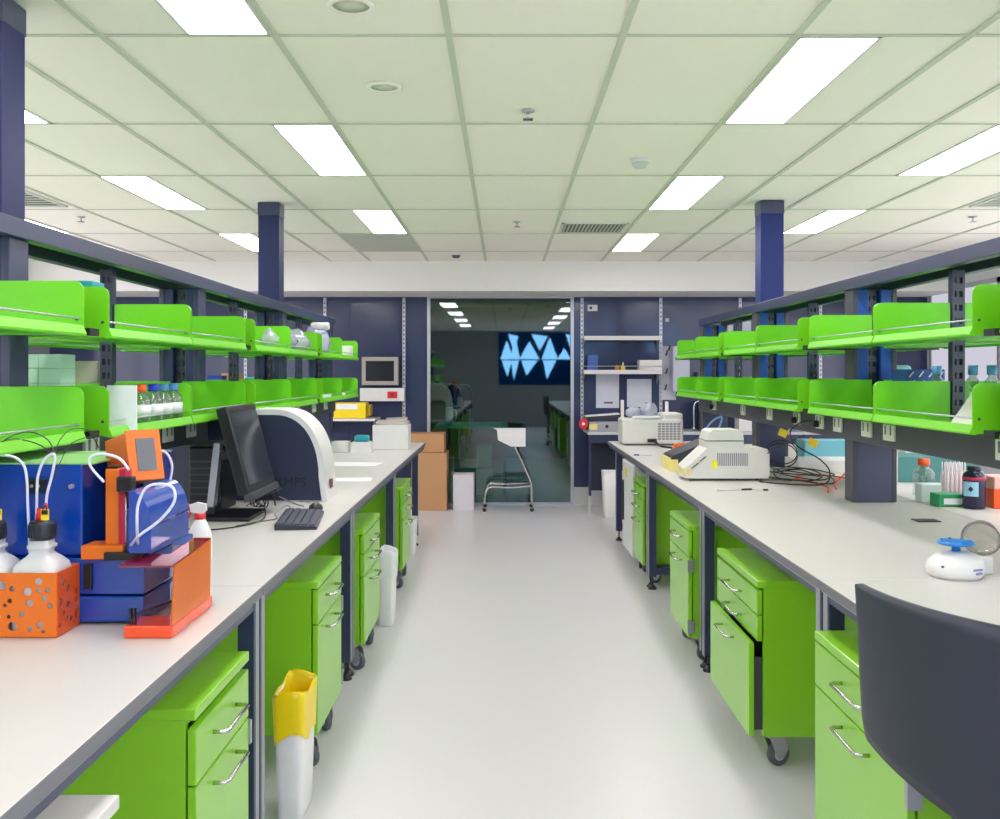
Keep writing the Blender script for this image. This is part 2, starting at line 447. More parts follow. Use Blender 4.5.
W2 = ['nearest the camera', 'second from the camera', 'third from the camera', 'nearest the glass end']
for i in range(4):
    bench(-1, 2.85, .78, RJ2[i], RJ2[i + 1], 'white lab bench beyond the right shelving, ' + W2[i])
    bench(1, -2.6, .775, LJ2[i], LJ2[i + 1], 'white lab bench beyond the left shelving, ' + W2[i])
# grommets
for x, y, l in ((1.835, 4.26, 'black cable grommet set in the right bench top beside the spine'),):
    o = B().box(-.05, .05, -.04, .04, 0, .004, .0015).build('cable_grommet', BLACK, None, (x, y, BT + .0005)); tag(o, l, 'grommet')

# ------------------------------------------------------------------ shelving spines
def slotted(x, y0, z0, z1, parent, name='slotted_upright'):
    b = B(); W = .05
    for sx in (-1, 1): b.box(x + sx * .025 - .009 * (sx > 0) , x + sx * .025 + .009 * (sx < 0), y0 - .02, y0 + .02, z0, z1)
    b.box(x - .005, x + .005, y0 - .012, y0 + .02, z0, z1)
    z = z0
    while z < z1 - .02:
        b.box(x - .024, x + .024, y0 - .019, y0 - .014, z, z + .03); z += .055
    b.build(name, NAVY, parent)
BZ0, BZ1 = 1.895, 1.953
def spine(side, xc, joints, y0, y1, sockets):
    nm = 'right' if side > 0 else 'left'; PW = .107 if side > 0 else .095
    t = thing('shelving_frame', f'dark navy steel shelving frame standing on the {nm} benches', 'shelving frame', (xc, 0, 0 if side > 0 else 0))
    b = B()
    b.box(-.12, -.075, y0, y1, BZ0, BZ1, .002); b.box(.075, .12, y0, y1, BZ0, BZ1, .002)
    b.box(-.075, .075, y0, y1, BZ1 - .012, BZ1 - .004); b.build('beam', NAVY, t)
    B().box(-.12, .12, y0, y1, 1.145, 1.262, .004).build('cable_trunking', DKGREY, t)
    for j in joints:
        for c in (-1, 1):
            p = B()
            p.box(c * PW, c * .03, j - .055, j + .055, BT + .001, BZ0, .003)
            p.build('post', NAVYB if side > 0 else mat('navy_post_left', '263560', .35), t)
            p = B(); p.box(c * (PW + .002), c * (PW - .022), j - .06, j + .06, BT + .001, BZ0 + .001, .003)
            p.build('post_cover', DKGREY if side > 0 else NAVY, t)
        B().box(-PW + .002, PW - .002, j - .058, j + .058, BT + .001, 1.144).build('post_base', NAVY, t)
        slotted(0, j, 1.262, BZ0, t)
    for a, c in zip(joints, joints[1:]): slotted(0, (a + c) / 2, 1.262, BZ0, t)
    for y in sockets:
        for f in (-1, 1):
            s_ = B(); s_.box(f * .12, f * .132, y - .06, y + .06, 1.178, 1.25, .003)
            so = s_.build('power_socket', SOCK, t)
            for dy in (-.03, .03):
                d = B(); d.box(f * .132, f * .1335, y + dy - .004, y + dy + .004, 1.205, 1.222); d.box(f * .132, f * .134, y + dy - .007, y + dy + .007, 1.232, 1.244)
                d.box(f * .132, f * .1332, y + dy - .0075, y + dy + .0075, 1.204, 1.2445).build('outlet', GREY, so)
    return t
RC, LC = 1.84, -1.6
JR = [1.2, 3.05, 4.92, 6.78, 8.6]; JL = [1.15, 3.04, 4.88, 6.72, 8.55]
spine(1, RC, JR, .9, 8.66, [7.99, 7.02, 6.32, 5.73, 5.32, 5.03, 4.63, 4.36, 3.35, 2.6])
spine(-1, LC, JL, .8, 8.61, [8.1, 7.6, 7.0, 6.2, 5.6, 4.62, 4.30, 3.5, 2.5])
def column(xc, y, w, lab):
    t = thing('service_column', lab, 'column', (xc, y, 0), 0, 'navy columns rising to the ceiling')
    B().box(-w / 2, w / 2, -.08, .07, BZ1, CZ - .001, .004).build('column_casing', mat('navy_column_right' if xc > 0 else 'navy_column_left', '1d2c66' if xc > 0 else '20284e', .5, spec=.25), t)
    B().box(-w / 2 - .003, w / 2 + .003, -.083, .073, CZ - .09, CZ - .002, .004).build('collar', NAVY, t)
column(1.807, 6.68, .156, 'navy column rising to the ceiling from the right shelving')
column(-1.605, 6.76, .143, 'navy column rising to the ceiling from the left shelving, farther one')
column(-1.605, 3.07, .143, 'navy column rising to the ceiling at the left picture edge')
column(1.807, 3.07, .156, 'navy column on the right shelving, just outside the frame')

# ------------------------------------------------------------------ shelf trays
def make_tray(L, D):
    """open front towards -x, back edge at x=0, spans y 0..L"""
    t = thing('shelf_tray', 'x', 'shelf')
    b = B(); b.box(-D + .01, 0, .006, L - .006, .008, .014); b.build('base', GREENL, t)
    b = B(); b.prism([(-D - .008, 0), (-D + .012, -.002), (-D + .016, .014), (-D + .012, .03), (-D + .002, .032), (-D - .009, .006)], 'y', .004, L - .004)
    b.build('front_lip', GREENL, t)
    for y in (.002, L - .008):
        r = .03; H = .165
        pts = [(0, .002), (0, H), ]
        pts += [(-D + r - r * math.sin(a * PI / 12), H - r + r * math.cos(a * PI / 12)) for a in range(7)]
        pts += [(-D, .002)]
        e = B(); e.prism(pts, 'y', y, y + .006); ep = e.build('end_panel', GREENL, t)
        B().cyl((-D + .02, y - .0015, .05), (-D + .02, y + .0075, .05), .005, 8).build('clip', DKGREY, ep)
    B().cyl((-D + .012, .008, .052), (-D + .012, L - .008, .052), .0032, 8).build('guard_rod', ALU, t)
    return t
protos = {}
def trays(side, xc, joints, level, z, facing, n0):
    spans = []
    for a, c in zip(joints, joints[1:]):
        m = (a + c) / 2; spans += [(a + .09, m - .002), (m + .002, c - .09)]
    for i, (a, c) in enumerate(spans):
        L = round(c - a, 3)
        nm = 'right' if side > 0 else 'left'
        where = 'facing the central aisle' if facing < 0 else 'on the outer side'
        lab = f'green {level} {nm} shelf tray {where}, {nth(i, len(spans))}'
        # facing: -1 towards the central aisle
        toward = -side if facing < 0 else side     # x direction of the open front
        D = .307
        if (L, D) not in protos:
            p = make_tray(L, D); protos[(L, D)] = p; o = p
        else: o = copy_tree(protos[(L, D)])
        o['label'] = lab; o['group'] = f'green shelf trays on the {nm} rack'
        if toward < 0: o.location = (xc - .03, a, z - (0 if side > 0 else .008)); o.rotation_euler = (0, 0, 0)
        else: o.location = (xc + .03, c, z - (0 if side > 0 else .008)); o.rotation_euler = (0, 0, PI)
for side, xc, J in ((1, RC, JR), (-1, LC, JL)):
    for lv, z in (('upper', 1.600), ('lower', 1.282)):
        trays(side, xc, J, lv, z, -1, 0)
        trays(side, xc, J[1:], lv, z, 1, 0)
    # dark brackets where trays meet at the posts
    k = 0
    for lv, z in (('upper', 1.600), ('lower', 1.282)):
        for i, j in enumerate(J):
            o = B().box(-.33, .33, -.035, .035, -.004, .018).build('shelf_bracket', BLACK, None, (xc, j, z))
            nm = 'right' if side > 0 else 'left'
            tag(o, f'black bracket under the {lv} {nm} shelves, {nth(i, len(J))}', 'bracket', f'black shelf brackets of the {nm} rack')

# ------------------------------------------------------------------ mobile cabinets
def caster(parent, x, y, a, zt):
    """small swivel caster, wheel on the floor"""
    M = tr(x, y, 0) @ rot('Z', a)
    f = B(); f.lathe([(.03, zt), (.03, zt - .006), (.022, zt - .012), (.022, zt - .02)], (0, 0, 0), 14)
    pr = [(-.022, zt - .014), (.03, zt - .014), (.052, zt - .03), (.062, .062), (.046, .036), (.02, .03), (.0, .07)]
    f.prism(pr, 'y', -.022, -.018); f.prism(pr, 'y', .018, .022)
    f.box(-.022, .03, -.02, .02, zt - .022, zt - .012)
    f.cyl((.032, -.025, .045), (.032, .025, .045), .008, 10)
    fo = f.move(M).build('caster', mat('zinc', 'a8aaac', .35, metal=.8), parent)
    wh = B(); wh.lathe([(.012, -.013), (.036, -.013), (.0448, -.009), (.0448, .009), (.036, .013), (.012, .013)], (.032, 0, .045), 24, 'y')
    wh.move(M).build('wheel', RUBBER, fo)
    h = B(); h.lathe([(0, -.0155), (.02, -.0155), (.024, -.0135), (.024, .0135), (.02, .0155), (0, .0155)], (.032, 0, .045), 18, 'y')
    h.move(M).build('hub', LTGREY, fo)
def handle(parent, x, y0, y1, z):
    h = B(); o = -.034
    h.tube([(x + .002, y0, z), (x + o + .008, y0, z), (x + o, y0 + .008, z), (x + o, y1 - .008, z), (x + o + .008, y1, z), (x + .002, y1, z)], .0052, 8, curve=False)
    h.build('handle', CHROME, parent)
def cabinet(side, xf, y0, w, lab, kind, zt=.705, zb=.135, open_=0.0, body=GREEN, hinge=True, casters=True, grp='green mobile under bench cabinets'):
    """front face at local x=0 facing -x; kind list of (ztop, zbottom, 'drawer'|'door', open)"""
    D = .52
    loc = (xf, y0, 0) if side > 0 else (xf, y0 + w, 0)
    t = thing('mobile_cabinet', lab, 'cabinet', loc, 0 if side > 0 else PI, grp)
    b = B()
    b.box(.024, D, .0, .018, zb, zt - .026); b.box(.024, D, w - .018, w, zb, zt - .026)
    b.box(.024, D, .018, w - .018, zb, zb + .018); b.box(D - .015, D, .018, w - .018, zb, zt - .026); b.box(.024, D, .018, w - .018, zt - .04, zt - .026)
    b.build('carcass', body, t)
    B().box(.0, D + .004, -.003, w + .003, zt - .026, zt, .003).build('top', body, t)
    for i, (z1, z0, k, op) in enumerate(kind):
        fx = -op
        f = B().box(fx, fx + .02, .003, w - .003, z0 + .002, z1 - .002, .0025).build('drawer' if k == 'drawer' else 'door', body, t)
        hl = min(.2, w * .42)
        hy = w / 2
        hz = (z1 - .055) if (z1 - z0) < .2 else z1 - .045
        handle(f, fx, hy - hl / 2, hy + hl / 2, hz)
        if op:
            q = B(); q.box(fx + .02, .47, .02, .032, z0 + .02, z1 - .06); q.box(fx + .02, .47, w - .032, w - .02, z0 + .02, z1 - .06); q.box(fx + .02, .47, .032, w - .032, z0 + .02, z0 + .03)
            q.build('drawer_box', DKGREY, f)
        if k == 'door' and hinge:
            for zz in (z1 - .04, z0 + .06):
                B().box(fx - .006, fx + .03, -.012, .006, zz - .035, zz + .03, .002).build('hinge', mat('zinc', 'a8aaac', .35, metal=.8), f)
    if casters:
        for i, (x, y) in enumerate(((.07, .07), (.07, w - .07), (D - .08, .07), (D - .08, w - .07))):
            caster(t, x, y, ([.35, .6, .6, 2.9] if side > 0 else [2.2, 2.6, .6, 2.9])[i], zb)
    return t
ZT = .705
DD = [(ZT - .028, .545, 'drawer', 0), (.545, .135, 'door', 0)]
D3 = [(ZT - .028, .585, 'drawer', 0), (.585, .47, 'drawer', 0), (.47, .135, 'drawer', 0)]
D3o = [(ZT - .028, .585, 'drawer', 0), (.585, .485, 'drawer', 0), (.485, .135, 'drawer', .03)]
cabinet(1, .935, 2.27, .68, 'green cabinet with drawer and hinged door behind the dark chair back', DD)
cabinet(1, .935, 3.62, .68, 'green cabinet under the right bench with its bottom drawer pulled open', D3o, zt=.712)
cabinet(1, .935, 4.97, .55, 'green cabinet with drawer and door, right bench, behind the open drawer one', DD)
cabinet(1, .965, 6.83, .48, 'green three drawer cabinet beside the white fridge, right bench', D3, zt=.71)
cabinet(-1, -.695, 2.21, .46, 'green cabinet nearest the camera, under the left bench before the yellow bag bin', DD, zt=.722)
cabinet(-1, -.69, 3.63, .53, 'green cabinet with drawer and door behind the yellow bag bin', DD)
cabinet(-1, -.69, 4.84, .6, 'green three drawer cabinet, left bench, beside the white lined bin', D3)
cabinet(-1, -.69, 6.68, .56, 'green cabinet farthest along the left bench, before the small white bin', D3)
cabinet(-1, -.695, 1.2, .57, 'pale grey pedestal cabinet at the lower left picture corner', D3, zt=.718, body=mat('pale_grey_cabinet', 'd9d8d3', .5), grp='pale grey cabinets')
# white fridge under the far right bench
t = thing('under_bench_fridge', 'narrow white fridge under the far end of the right bench', 'fridge', (.965, 7.38, 0))
B().box(.03, .56, 0, .6, .06, .79, .006).build('body', LTGREY, t)
d = B().box(0, .028, .004, .596, .09, .785, .006).build('door', mat('fridge_door', 'dcdedb', .4), t)
B().box(-.012, .002, .5, .54, .3, .62, .004).build('handle', BLACK, d)
B().box(-.001, .001, .3, .42, .66, .73).build('yellow_label', YELLOW, d)
b = B()
for x in (.08, .5):
    for y in (.06, .54): b.cyl((x, y, 0), (x, y, .06), .02, 10)
b.build('foot', BLACK, t)
# ------------------------------------------------------------------ left bench: liquid handler and its companions
Z0 = BT + .0008
t = thing('perforated_tray', 'orange tray with round holes holding the white bottles, left foreground', 'tray', (-1.235, 2.4365, Z0))
def holes(b, w, h, rs_):
    pass
def perforated(axis, a, u0, u1, v0, v1, hs, th):
    """plate with see-through round holes; axis 'y' plate in x-z, 'x' plate in y-z"""
    bm = bmesh.new()
    def P(u, v): return Vector((u, a, v)) if axis == 'y' else Vector((a, u, v))
    # outline and holes filled with triangulation
    ed = []
    def loop(pts):
        vs = [bm.verts.new(P(*p)) for p in pts]
        for i in range(len(vs)): ed.append(bm.edges.new((vs[i], vs[(i + 1) % len(vs)])))
    loop([(u0, v0), (u1, v0), (u1, v1), (u0, v1)])
    for (u, v, r) in hs: loop([(u + r * math.cos(2 * PI * k / 16), v + r * math.sin(2 * PI * k / 16)) for k in range(16)])
    bmesh.ops.triangle_fill(bm, use_beauty=True, use_dissolve=False, edges=ed)
    b = B(); b.bm.free(); b.bm = bm
    return b
def scatter(u0, u1, v0, v1, n, seed, rmin=.0045, rmax=.0115):
    r_ = random.Random(seed); out = []
    for _ in range(4000):
        if len(out) >= n: break
        r = r_.uniform(rmin, rmax); u = r_.uniform(u0 + r + .006, u1 - r - .006); v = r_.uniform(v0 + r + .006, v1 - r - .006)
        if all((u - a) ** 2 + (v - c) ** 2 > (r + q + .003) ** 2 for a, c, q in out): out.append((u, v, r))
    return out
W_, H_ = .152, .158
o = perforated('y', -.0615, -W_, W_, .004, H_, scatter(-W_, W_, .004, H_, 34, 4), .003).build('front_plate', ORANGE, t); solid(o, .003, 1)
o = perforated('x', W_, -.0615, .0615, .004, H_, scatter(-.0615, .0615, .004, H_, 13, 9), .003).build('side_plate', DKORANGE, t); solid(o, .003)
B().box(-W_, W_, .0585, .0615, .004, H_).build('back_plate', ORANGE, t)
B().box(-W_ - .003, -W_, -.0615, .0615, .004, H_).build('side_plate', DKORANGE, t)
B().box(-W_, W_, -.0615, .0615, .001, .005).build('floor_plate', ORANGE, t)
def jug(x, y, lab, cap2):
    t = thing('reagent_bottle', lab, 'bottle', (x, y, Z0 + .0062), 0, 'white reagent bottles in the orange tray')
    B().lathe([(.05, 0), (.0565, .006), (.0565, .15), (.053, .162), (.04, .176), (.028, .186), (.0235, .192), (.0235, .2), (.029, .202), (.029, .21), (.024, .212), (.024, .222)], seg=40, sq=6).build('body', HDPE, t)
    c = B(); c.lathe([(.030, .226), (.031, .23), (.031, .262), (.028, .268), (0, .268)], seg=28)
    for k in range(28):
        a = 2 * PI * k / 28; c.box(-.0012, .0012, .0305, .0325, .23, .26, M=rot('Z', a))
    c.build('cap', CHARC, t)
    f = B(); f.lathe([(.008, .268), (.008, .285), (.005, .29), (.005, .3)], (-.008, 0, 0), 12); f.build('tube_fitting', RED if cap2 else CAPB, t)
    f = B(); f.lathe([(.006, .268), (.006, .284)], (.008, 0, 0), 12); f.build('clear_fitting', HDPE, t)
    if cap2: B().lathe([(.007, .284), (.007, .297), (.003, .312), (0, .314)], (.008, 0, 0), 12).build('pink_plug', mat('pink_plug', 'e0445c', .4), t)
    g = B(); g.box(.012 if cap2 else .02, .032 if cap2 else .04, -.034, -.031, .275, .302, .001); g.build('yellow_tag', YELLOW, t)
    g = B(); g.box(.0145 if cap2 else .0225, .0295 if cap2 else .0375, -.0352, -.0335, .289, .3); g.tube([(.017 if cap2 else .025, -.0325, .3), (.022 if cap2 else .03, -.0325, .311), (.027 if cap2 else .035, -.0325, .3)], .0018, 6); g.build('tag_clip', BLACK, t)
jug(-1.148, 2.4365, 'white square bottle with pink plug, right one in the orange tray', 1)
jug(-1.272, 2.4365, 'white square bottle with blue fitting, cut by the left picture edge', 0)

RY = 2.5
t = thing('liquid_handler', 'glossy blue laboratory robot with orange arm on the left bench', 'lab robot', (-1.2, RY, Z0))
def q(x, y, Y): return (px(x, Y) + 1.2, Y - RY, pz(y, Y) - Z0)
DEEP = mat('deep_blue_panel', '08237c', .2, coat=.4)
B().box(-.3, .281, .0, .42, .006, .072, .006).build('base', ROBOT, t)
B().box(-.3, .281, .004, .40, .076, .168, .004).build('lower_housing', ROBOT, t)
B().box(-.3, .112, .03, .42, .17, .406, .005).build('left_housing', ROBOT, t)
B().box(-.3, .14, .03, .42, .406, .410).build('green_top_plate', mat('pale_green_top', '9ad08a', .3), t)  # thin sheet coloured as the green-tinted highlight on the housing top
B().box(.112, .215, .17, .42, .17, .415, .005).build('recess_panel', DEEP, t)
B().box(.128, .15, -.006, .04, .09, .155, .003).build('rubber_hinge', BLACK, t)
pr = [(.262, .192), (.3175, .192), (.3185, .25)]
for a in range(1, 11):
    th = a * PI / 20; pr.append((.264 + .0545 * math.cos(th), .25 + .097 * math.sin(th)))
pr.append((.262, .347))
hd = B().prism(pr, 'y', -.05, .24, smooth=False); hd.build('hood', ROBOT, t)
B().box(.245, .282, -.02, .23, .172, .3).build('hood_base', DEEP, t)
g = B(); g.tube([(.3195, -.045, .26), (.3195, .235, .26)], .004, 6, curve=False); g.build('hood_ridge', DEEP, t)
g = B(); g.box(.286, .385, .205, .212, .0, .165); g.build('white_side_door', WHITE, t)
a_ = B(); a_.box(.182, .217, -.0, .05, .203, .398, .004); a_.build('arm', ORANGE, t)
B().box(.128, .236, -.02, .06, .169, .205, .004).build('arm_foot', ORANGE, t)
B().box(.2172, .233, .004, .046, .205, .396).build('arm_side', mat('crimson_side', 'c82050', .35), t)
B().box(.186, .213, .002, .046, .398, .404).build('arm_cap', BLACK, t)
B().box(.222, .262, -.03, .0, .342, .38, .003).build('upper_clamp', BLACK, t)
B().box(.19, .285, -.03, .03, .169, .19, .003).build('lower_clamp', BLACK, t)
B().cyl((.243, -.018, .19), (.243, -.018, .342), .0028, 8).build('needle', CHROME, t)
B().box(-.03, .022, .016, .03, .335, .37, .003).build('tube_clamp', BLACK, t)
k_ = B(); k_.cyl((-.012, .012, .352), (-.012, .018, .352), .004, 10); k_.build('screw', ALU, t)
k_ = B(); k_.cyl((.005, .012, .352), (.005, .018, .352), .004, 10); k_.build('screw', ALU, t)
k_ = B(); k_.cyl((.085, .02, .35), (.085, .031, .35), .006, 12); k_.build('screw', ALU, t)
# touch panel
M = tr(.226, .12, .352) @ rot('Z', .82) @ rot('X', -.24)
p = B(); p.box(-.045, .045, -.04, .085, 0, .128, .004); p.move(M); po = p.build('control_box', DKORANGE, t)
p = B(); p.box(-.048, .048, -.048, -.04, -.004, .132, .003); p.move(M); fr = p.build('control_panel_frame', ORANGE, t)
p = B(); p.box(-.024, .028, -.0505, -.048, .022, .108); p.move(M); p.build('display', LCD, fr)
# tubing
r = .0036; WT = mat('white_tube', 'dfe3f4', .3); Y_ = 2.47
def tube_part(pts, rr, m, nm): B().tube(pts, rr, 8 if rr > .002 else 6).build(nm, m, t)
tube_part([q(0, 455, Y_), q(14, 457, Y_), q(24, 466, Y_), q(27, 482, Y_), q(27.5, 500, Y_), q(29, 530, Y_), q(29.5, 553, Y_)], r, WT, 'white_tube')
tube_part([q(32, 553, Y_), q(36, 525, Y_), q(37, 490, Y_), q(38, 476, Y_), q(43, 462, Y_), q(51, 454.5, Y_), q(55, 457, Y_), q(52, 475, Y_), q(47, 495, Y_), q(45.5, 515, Y_)], r, WT, 'white_tube')
tube_part([q(104, 482, Y_), q(93, 470, Y_), q(89, 461, Y_), q(94, 455, Y_), q(107, 454.5, Y_), q(120, 459, Y_), q(129, 470, Y_)], r, WT, 'white_tube')
tube_part([q(131, 545, 2.45), q(140, 535, 2.4), q(160, 520, 2.4), q(174, 502, 2.4), q(173, 488, 2.4), q(160, 484, 2.4), q(146, 488, 2.4), q(138, 505, 2.4), q(137, 525, 2.4), q(138, 544, 2.45)], r, WT, 'white_tube')
tube_part([q(156, 450, 2.72), q(166, 453, 2.72), q(172, 465, 2.72), q(170, 482, 2.72)], r, WT, 'white_tube')
tube_part([q(-8, 450, 2.6), q(10, 437, 2.55), q(30, 432, 2.5), q(48, 440, 2.5), q(55, 455, Y_)], .0016, BLACK, 'thin_black_tube')
tube_part([q(-8, 446, 2.7), q(12, 439, 2.6), q(35, 443, 2.55), q(52, 453, 2.5), q(56, 456, Y_)], .0016, BLACK, 'thin_black_tube')
tube_part([q(55, 455, Y_), q(60, 440, 2.5), q(72, 429, 2.6), q(88, 431, 2.7), q(99, 448, 2.75)], .0014, BLACK, 'thin_black_tube')
tube_part([q(54, 480, Y_), q(60, 463, 2.5), q(72, 443, 2.6), q(95, 436, 2.7), q(108, 438, 2.72)], .0014, BLACK, 'thin_black_tube')

# orange acrylic guard
t = thing('acrylic_guard', 'clear orange acrylic guard with magenta lid on an orange tray', 'splash guard', (-.87, 2.37, Z0))
b = B(); b.box(-.05, .067, .0, .105, .0, .03, .003); b.box(.02, .067, .105, .33, .0, .03, .003); b.build('tray', mat('red_orange_tray', 'f2501c', .25, coat=.5), t)
b = B(); b.prism([(0.0, .03), (.31, .03), (.315, .187), (.02, .172)], 'x', .064, .067); b.build('side_screen', ACRYL, t)
b = B(); b.prism([(-.062, .0), (.066, .0), (.066, .004), (-.062, .004)], 'y', .0, .125); b.prism([(.02, .0), (.066, .0), (.066, .004), (.02, .004)], 'y', .125, .32); b.move(tr(0, 0, .172) @ rot('X', .045)); b.build('lid', ACRYR, t)
b = B(); b.bar((-.04, .02, .05), (.055, .1, .075), .003, .006); b.box(-.04, -.036, .01, .02, .031, .07); b.box(-.03, -.026, .01, .02, .031, .07); b.build('black_strut', BLACK, t)

# spray bottle
t = thing('spray_bottle', 'white spray bottle with red trigger beside the blue robot', 'spray bottle', (-1.045, 3.37, Z0))
B().lathe([(.038, 0), (.041, .005), (.041, .07), (.036, .1), (.02, .135), (.014, .145)], seg=24).build('body', WHITE, t)
B().lathe([(.018, .14), (.019, .16), (.0, .16)], seg=16).build('collar', RED, t)
b = B(); b.prism([(-.03, .165), (.012, .158), (.022, .17), (.02, .192), (-.01, .198), (-.035, .19)], 'y', -.01, .01); b.build('spray_head', WHITE, t)
b = B(); b.prism([(-.048, .172), (-.03, .165), (-.03, .19), (-.048, .19)], 'y', -.008, .008); b.bar((-.028, 0, .168), (-.045, 0, .135), .009, .007); b.build('trigger', RED, t)

# keyboard, mouse
def keyboard():
    t = thing('keyboard', 'black computer keyboard lying near the front edge of the left bench', 'keyboard', (-.88, 4.24, Z0), .12)
    b = B(); b.prism([(-.085, 0), (.085, 0), (.085, .012), (-.085, .024)], 'y', -.235, .235); b.build('case', CHARC, t)
    k = B()
    for i in range(5):
        for j in range(15):
            x = -.06 + i * .031; y = -.215 + j * .0305
            z = .018 - (x) * .07
            k.box(x - .012, x + .012, y - .0125, y + .0125, z, z + .007)
    k.build('keys', mat('key_grey', '4b4e60', .5), t)
keyboard()
b = B(); b.lathe([(.03, 0), (.033, .01), (.028, .024), (.015, .034), (0, .036)], seg=20); 
for v in b.bm.verts: v.co.y *= 1.6
o = b.build('computer_mouse', BLACK, None, (-.88, 4.58, Z0)); tag(o, 'black computer mouse beyond the keyboard on the left bench', 'mouse')

# monitor with stand
t = thing('computer_monitor', 'black flat monitor turned edge on, tilted back on its stand', 'monitor', (-1.2, 4.4, Z0))
M = tr(.12, 0, .128) @ rot('Y', -.26)
# local screen: plane in y-z, facing +x
b = B(); b.box(-.05, 0, -.235, .235, 0, .385, .006); b.box(-.075, -.05, -.14, .14, .08, .3, .01); b.move(M); hs = b.build('housing', BLACK, t)
b = B(); b.box(0, .001, -.21, .21, .035, .36); b.move(M); b.build('screen', SCREEN, t)
b = B(); b.box(-.03, .012, -.235, .235, -.03, .002, .004); b.move(M); b.build('speaker_bar', mat('dark_bezel', '3b3b42', .5), t)
b = B(); b.bar((-.105, -.04, .01), (-.07, -.04, .33), .03, .05, (0, 1, 0)); b.build('neck', ALU, t)
b = B(); b.box(-.075, .03, -.06, .0, .26, .29); b.build('bracket', CHARC, t)
b = B(); b.box(-.14, .10, -.17, .13, 0, .018, .006); b.box(-.14, -.07, -.1, .02, .018, .05, .005); b.build('base', BLACK, t)
# tangled leads behind the monitor
b = B(); r_ = random.Random(5)
for k in range(6):
    x0, y0 = -1.16 + r_.uniform(-.03, .05), 4.62 + r_.uniform(-.03, .05)
    b.tube([(x0 + r_.uniform(-.05, .05), y0 + r_.uniform(-.05, .05), Z0 + .01 + r_.uniform(0, .13)) for _ in range(7)], .003, 6)
b.tube([(-1.1, 4.5, Z0 + .03), (-1.05, 4.25, Z0 + .004), (-1.15, 4.02, Z0 + .004), (-1.28, 4.0, Z0 + .004), (-1.36, 4.1, Z0 + .004)], .003, 6)
tag(b.build('cable_tangle', BLACK), 'tangle of black leads behind the monitor stand', 'cables')
b = B(); b.tube([(-.98, 4.5, Z0 + .02), (-1.02, 4.6, Z0 + .02), (-1.04, 4.45, Z0 + .003), (-1.0, 4.3, Z0 + .003), (-1.08, 4.18, Z0 + .003), (-1.12, 4.1, Z0 + .003)], .0025, 6)
b.tube([(-.95, 4.65, Z0 + .01), (-1.0, 4.72, Z0 + .01), (-1.08, 4.7, Z0 + .05)], .0025, 6)
tag(b.build('keyboard_cable', GREY), 'thin grey cable curling from the keyboard', 'cable')
# PC tower and dark boxes behind
t = thing('computer_tower', 'black computer case behind the monitor stand', 'computer', (-1.365, 4.66, Z0))
B().box(-.09, .06, -.14, .12, .0, .3, .008).build('case', BLACK, t)
b = B()
for k in range(7): b.box(-.08, .05, -.1415, -.14, .05 + k * .03, .056 + k * .03)
b.build('front_slots', DKGREY, t)
o = B().box(-.13, .15, -.12, .13, 0, .012, .004).build('document_tray', mat('dark_green_tray', '4a5a50', .4), None, (-1.37, 4.66, Z0 + .3012)); tag(o, 'flat dark green tray lying on the black computer case', 'tray')

# large sequencer
SX0, SX1, SY0, SY1, SH = -1.525, -.885, 4.9, 5.2, .46
t = thing('sequencing_instrument', 'large navy sided instrument with curved white front on the left bench', 'lab instrument', (0, 0, Z0))
def prof(inset):
    pts = [(SX0, .0 + inset * .2), (SX0, SH - inset)]
    cx, cz, rx, rz = -1.155, .12, .255 - inset, .34 - inset
    n = 14
    for k in range(n + 1):
        a = PI / 2 - k * (PI / 2) / n
        pts.append((cx + rx * math.cos(a) ** .85, cz + rz * math.sin(a) ** .95))
    pts.append((SX1 - inset, .0 + inset * .2))
    return pts
B().prism(prof(0), 'y', SY0 + .003, SY1).build('white_shell', WHITE, t)
B().prism(prof(.027), 'y', SY0 - .004, SY0 + .01).build('side_panel', mat('instrument_navy', '272f47', .4), t)
B().box(SX1 - .001, SX1 + .0015, SY0 + .1, SY0 + .16, .055, .1).build('badge', mat('badge_dark', '7a3040', .4), t)
def text(s, size, M, m, parent, name='lettering', ext=.0004):
    c = bpy.data.curves.new(name, 'FONT'); c.body = s; c.size = size; c.extrude = ext; c.align_x = 'CENTER'; c.align_y = 'CENTER'
    tmp = bpy.data.objects.new('tmp', c); COL.objects.link(tmp)
    me = bpy.data.meshes.new_from_object(tmp.evaluated_get(bpy.context.evaluated_depsgraph_get()))
    bpy.data.objects.remove(tmp); me.materials.clear(); me.materials.append(m)
    o = bpy.data.objects.new(name, me); COL.objects.link(o); o.parent = parent; o.matrix_local = M; return o
text('XMPS', .066, tr(-1.067, SY0 - .0046, .095) @ rot('X', PI / 2), mat('dark_letter', '11151f', .5), t)

# far end of the left bench
t = thing('lidded_box', 'white container with teal lid at the far end of the left bench', 'container', (px(362, 7.9), 7.9, Z0))
B().prism([(-.085, 0), (.085, 0), (.07, .09), (-.07, .09)], 'y', -.07, .07).build('tub', WHITE, t)
B().box(-.055, .055, -.06, .06, .09, .14, .012).build('lid', TEAL, t)
o = B().box(-.07, .07, -.06, .06, 0, .09, .006).build('cream_box', CREAM, None, (px(341, 7.95), 7.95, Z0)); tag(o, 'small cream box left of the teal lidded container', 'box')
t = thing('white_carton', 'plain white box at the end corner of the left bench', 'box', (px(392, 8.35), 8.35, Z0))
B().box(-.15, .15, -.12, .12, 0, .205, .004).build('carton', WHITE, t)
b = B()
b.box(-.13, .14, -.1, .1, .0, .03, .01, 3); b.box(-.05, .13, -.06, .08, .02, .055, .015, 3); b.jitter(.006)
o = b.build('plastic_bag', mat('crumpled_bag', 'b9b2ac', .4), None, (px(392, 8.35), 8.35, Z0 + .206)); tag(o, 'crumpled greyish plastic bag lying on the white box', 'bag')
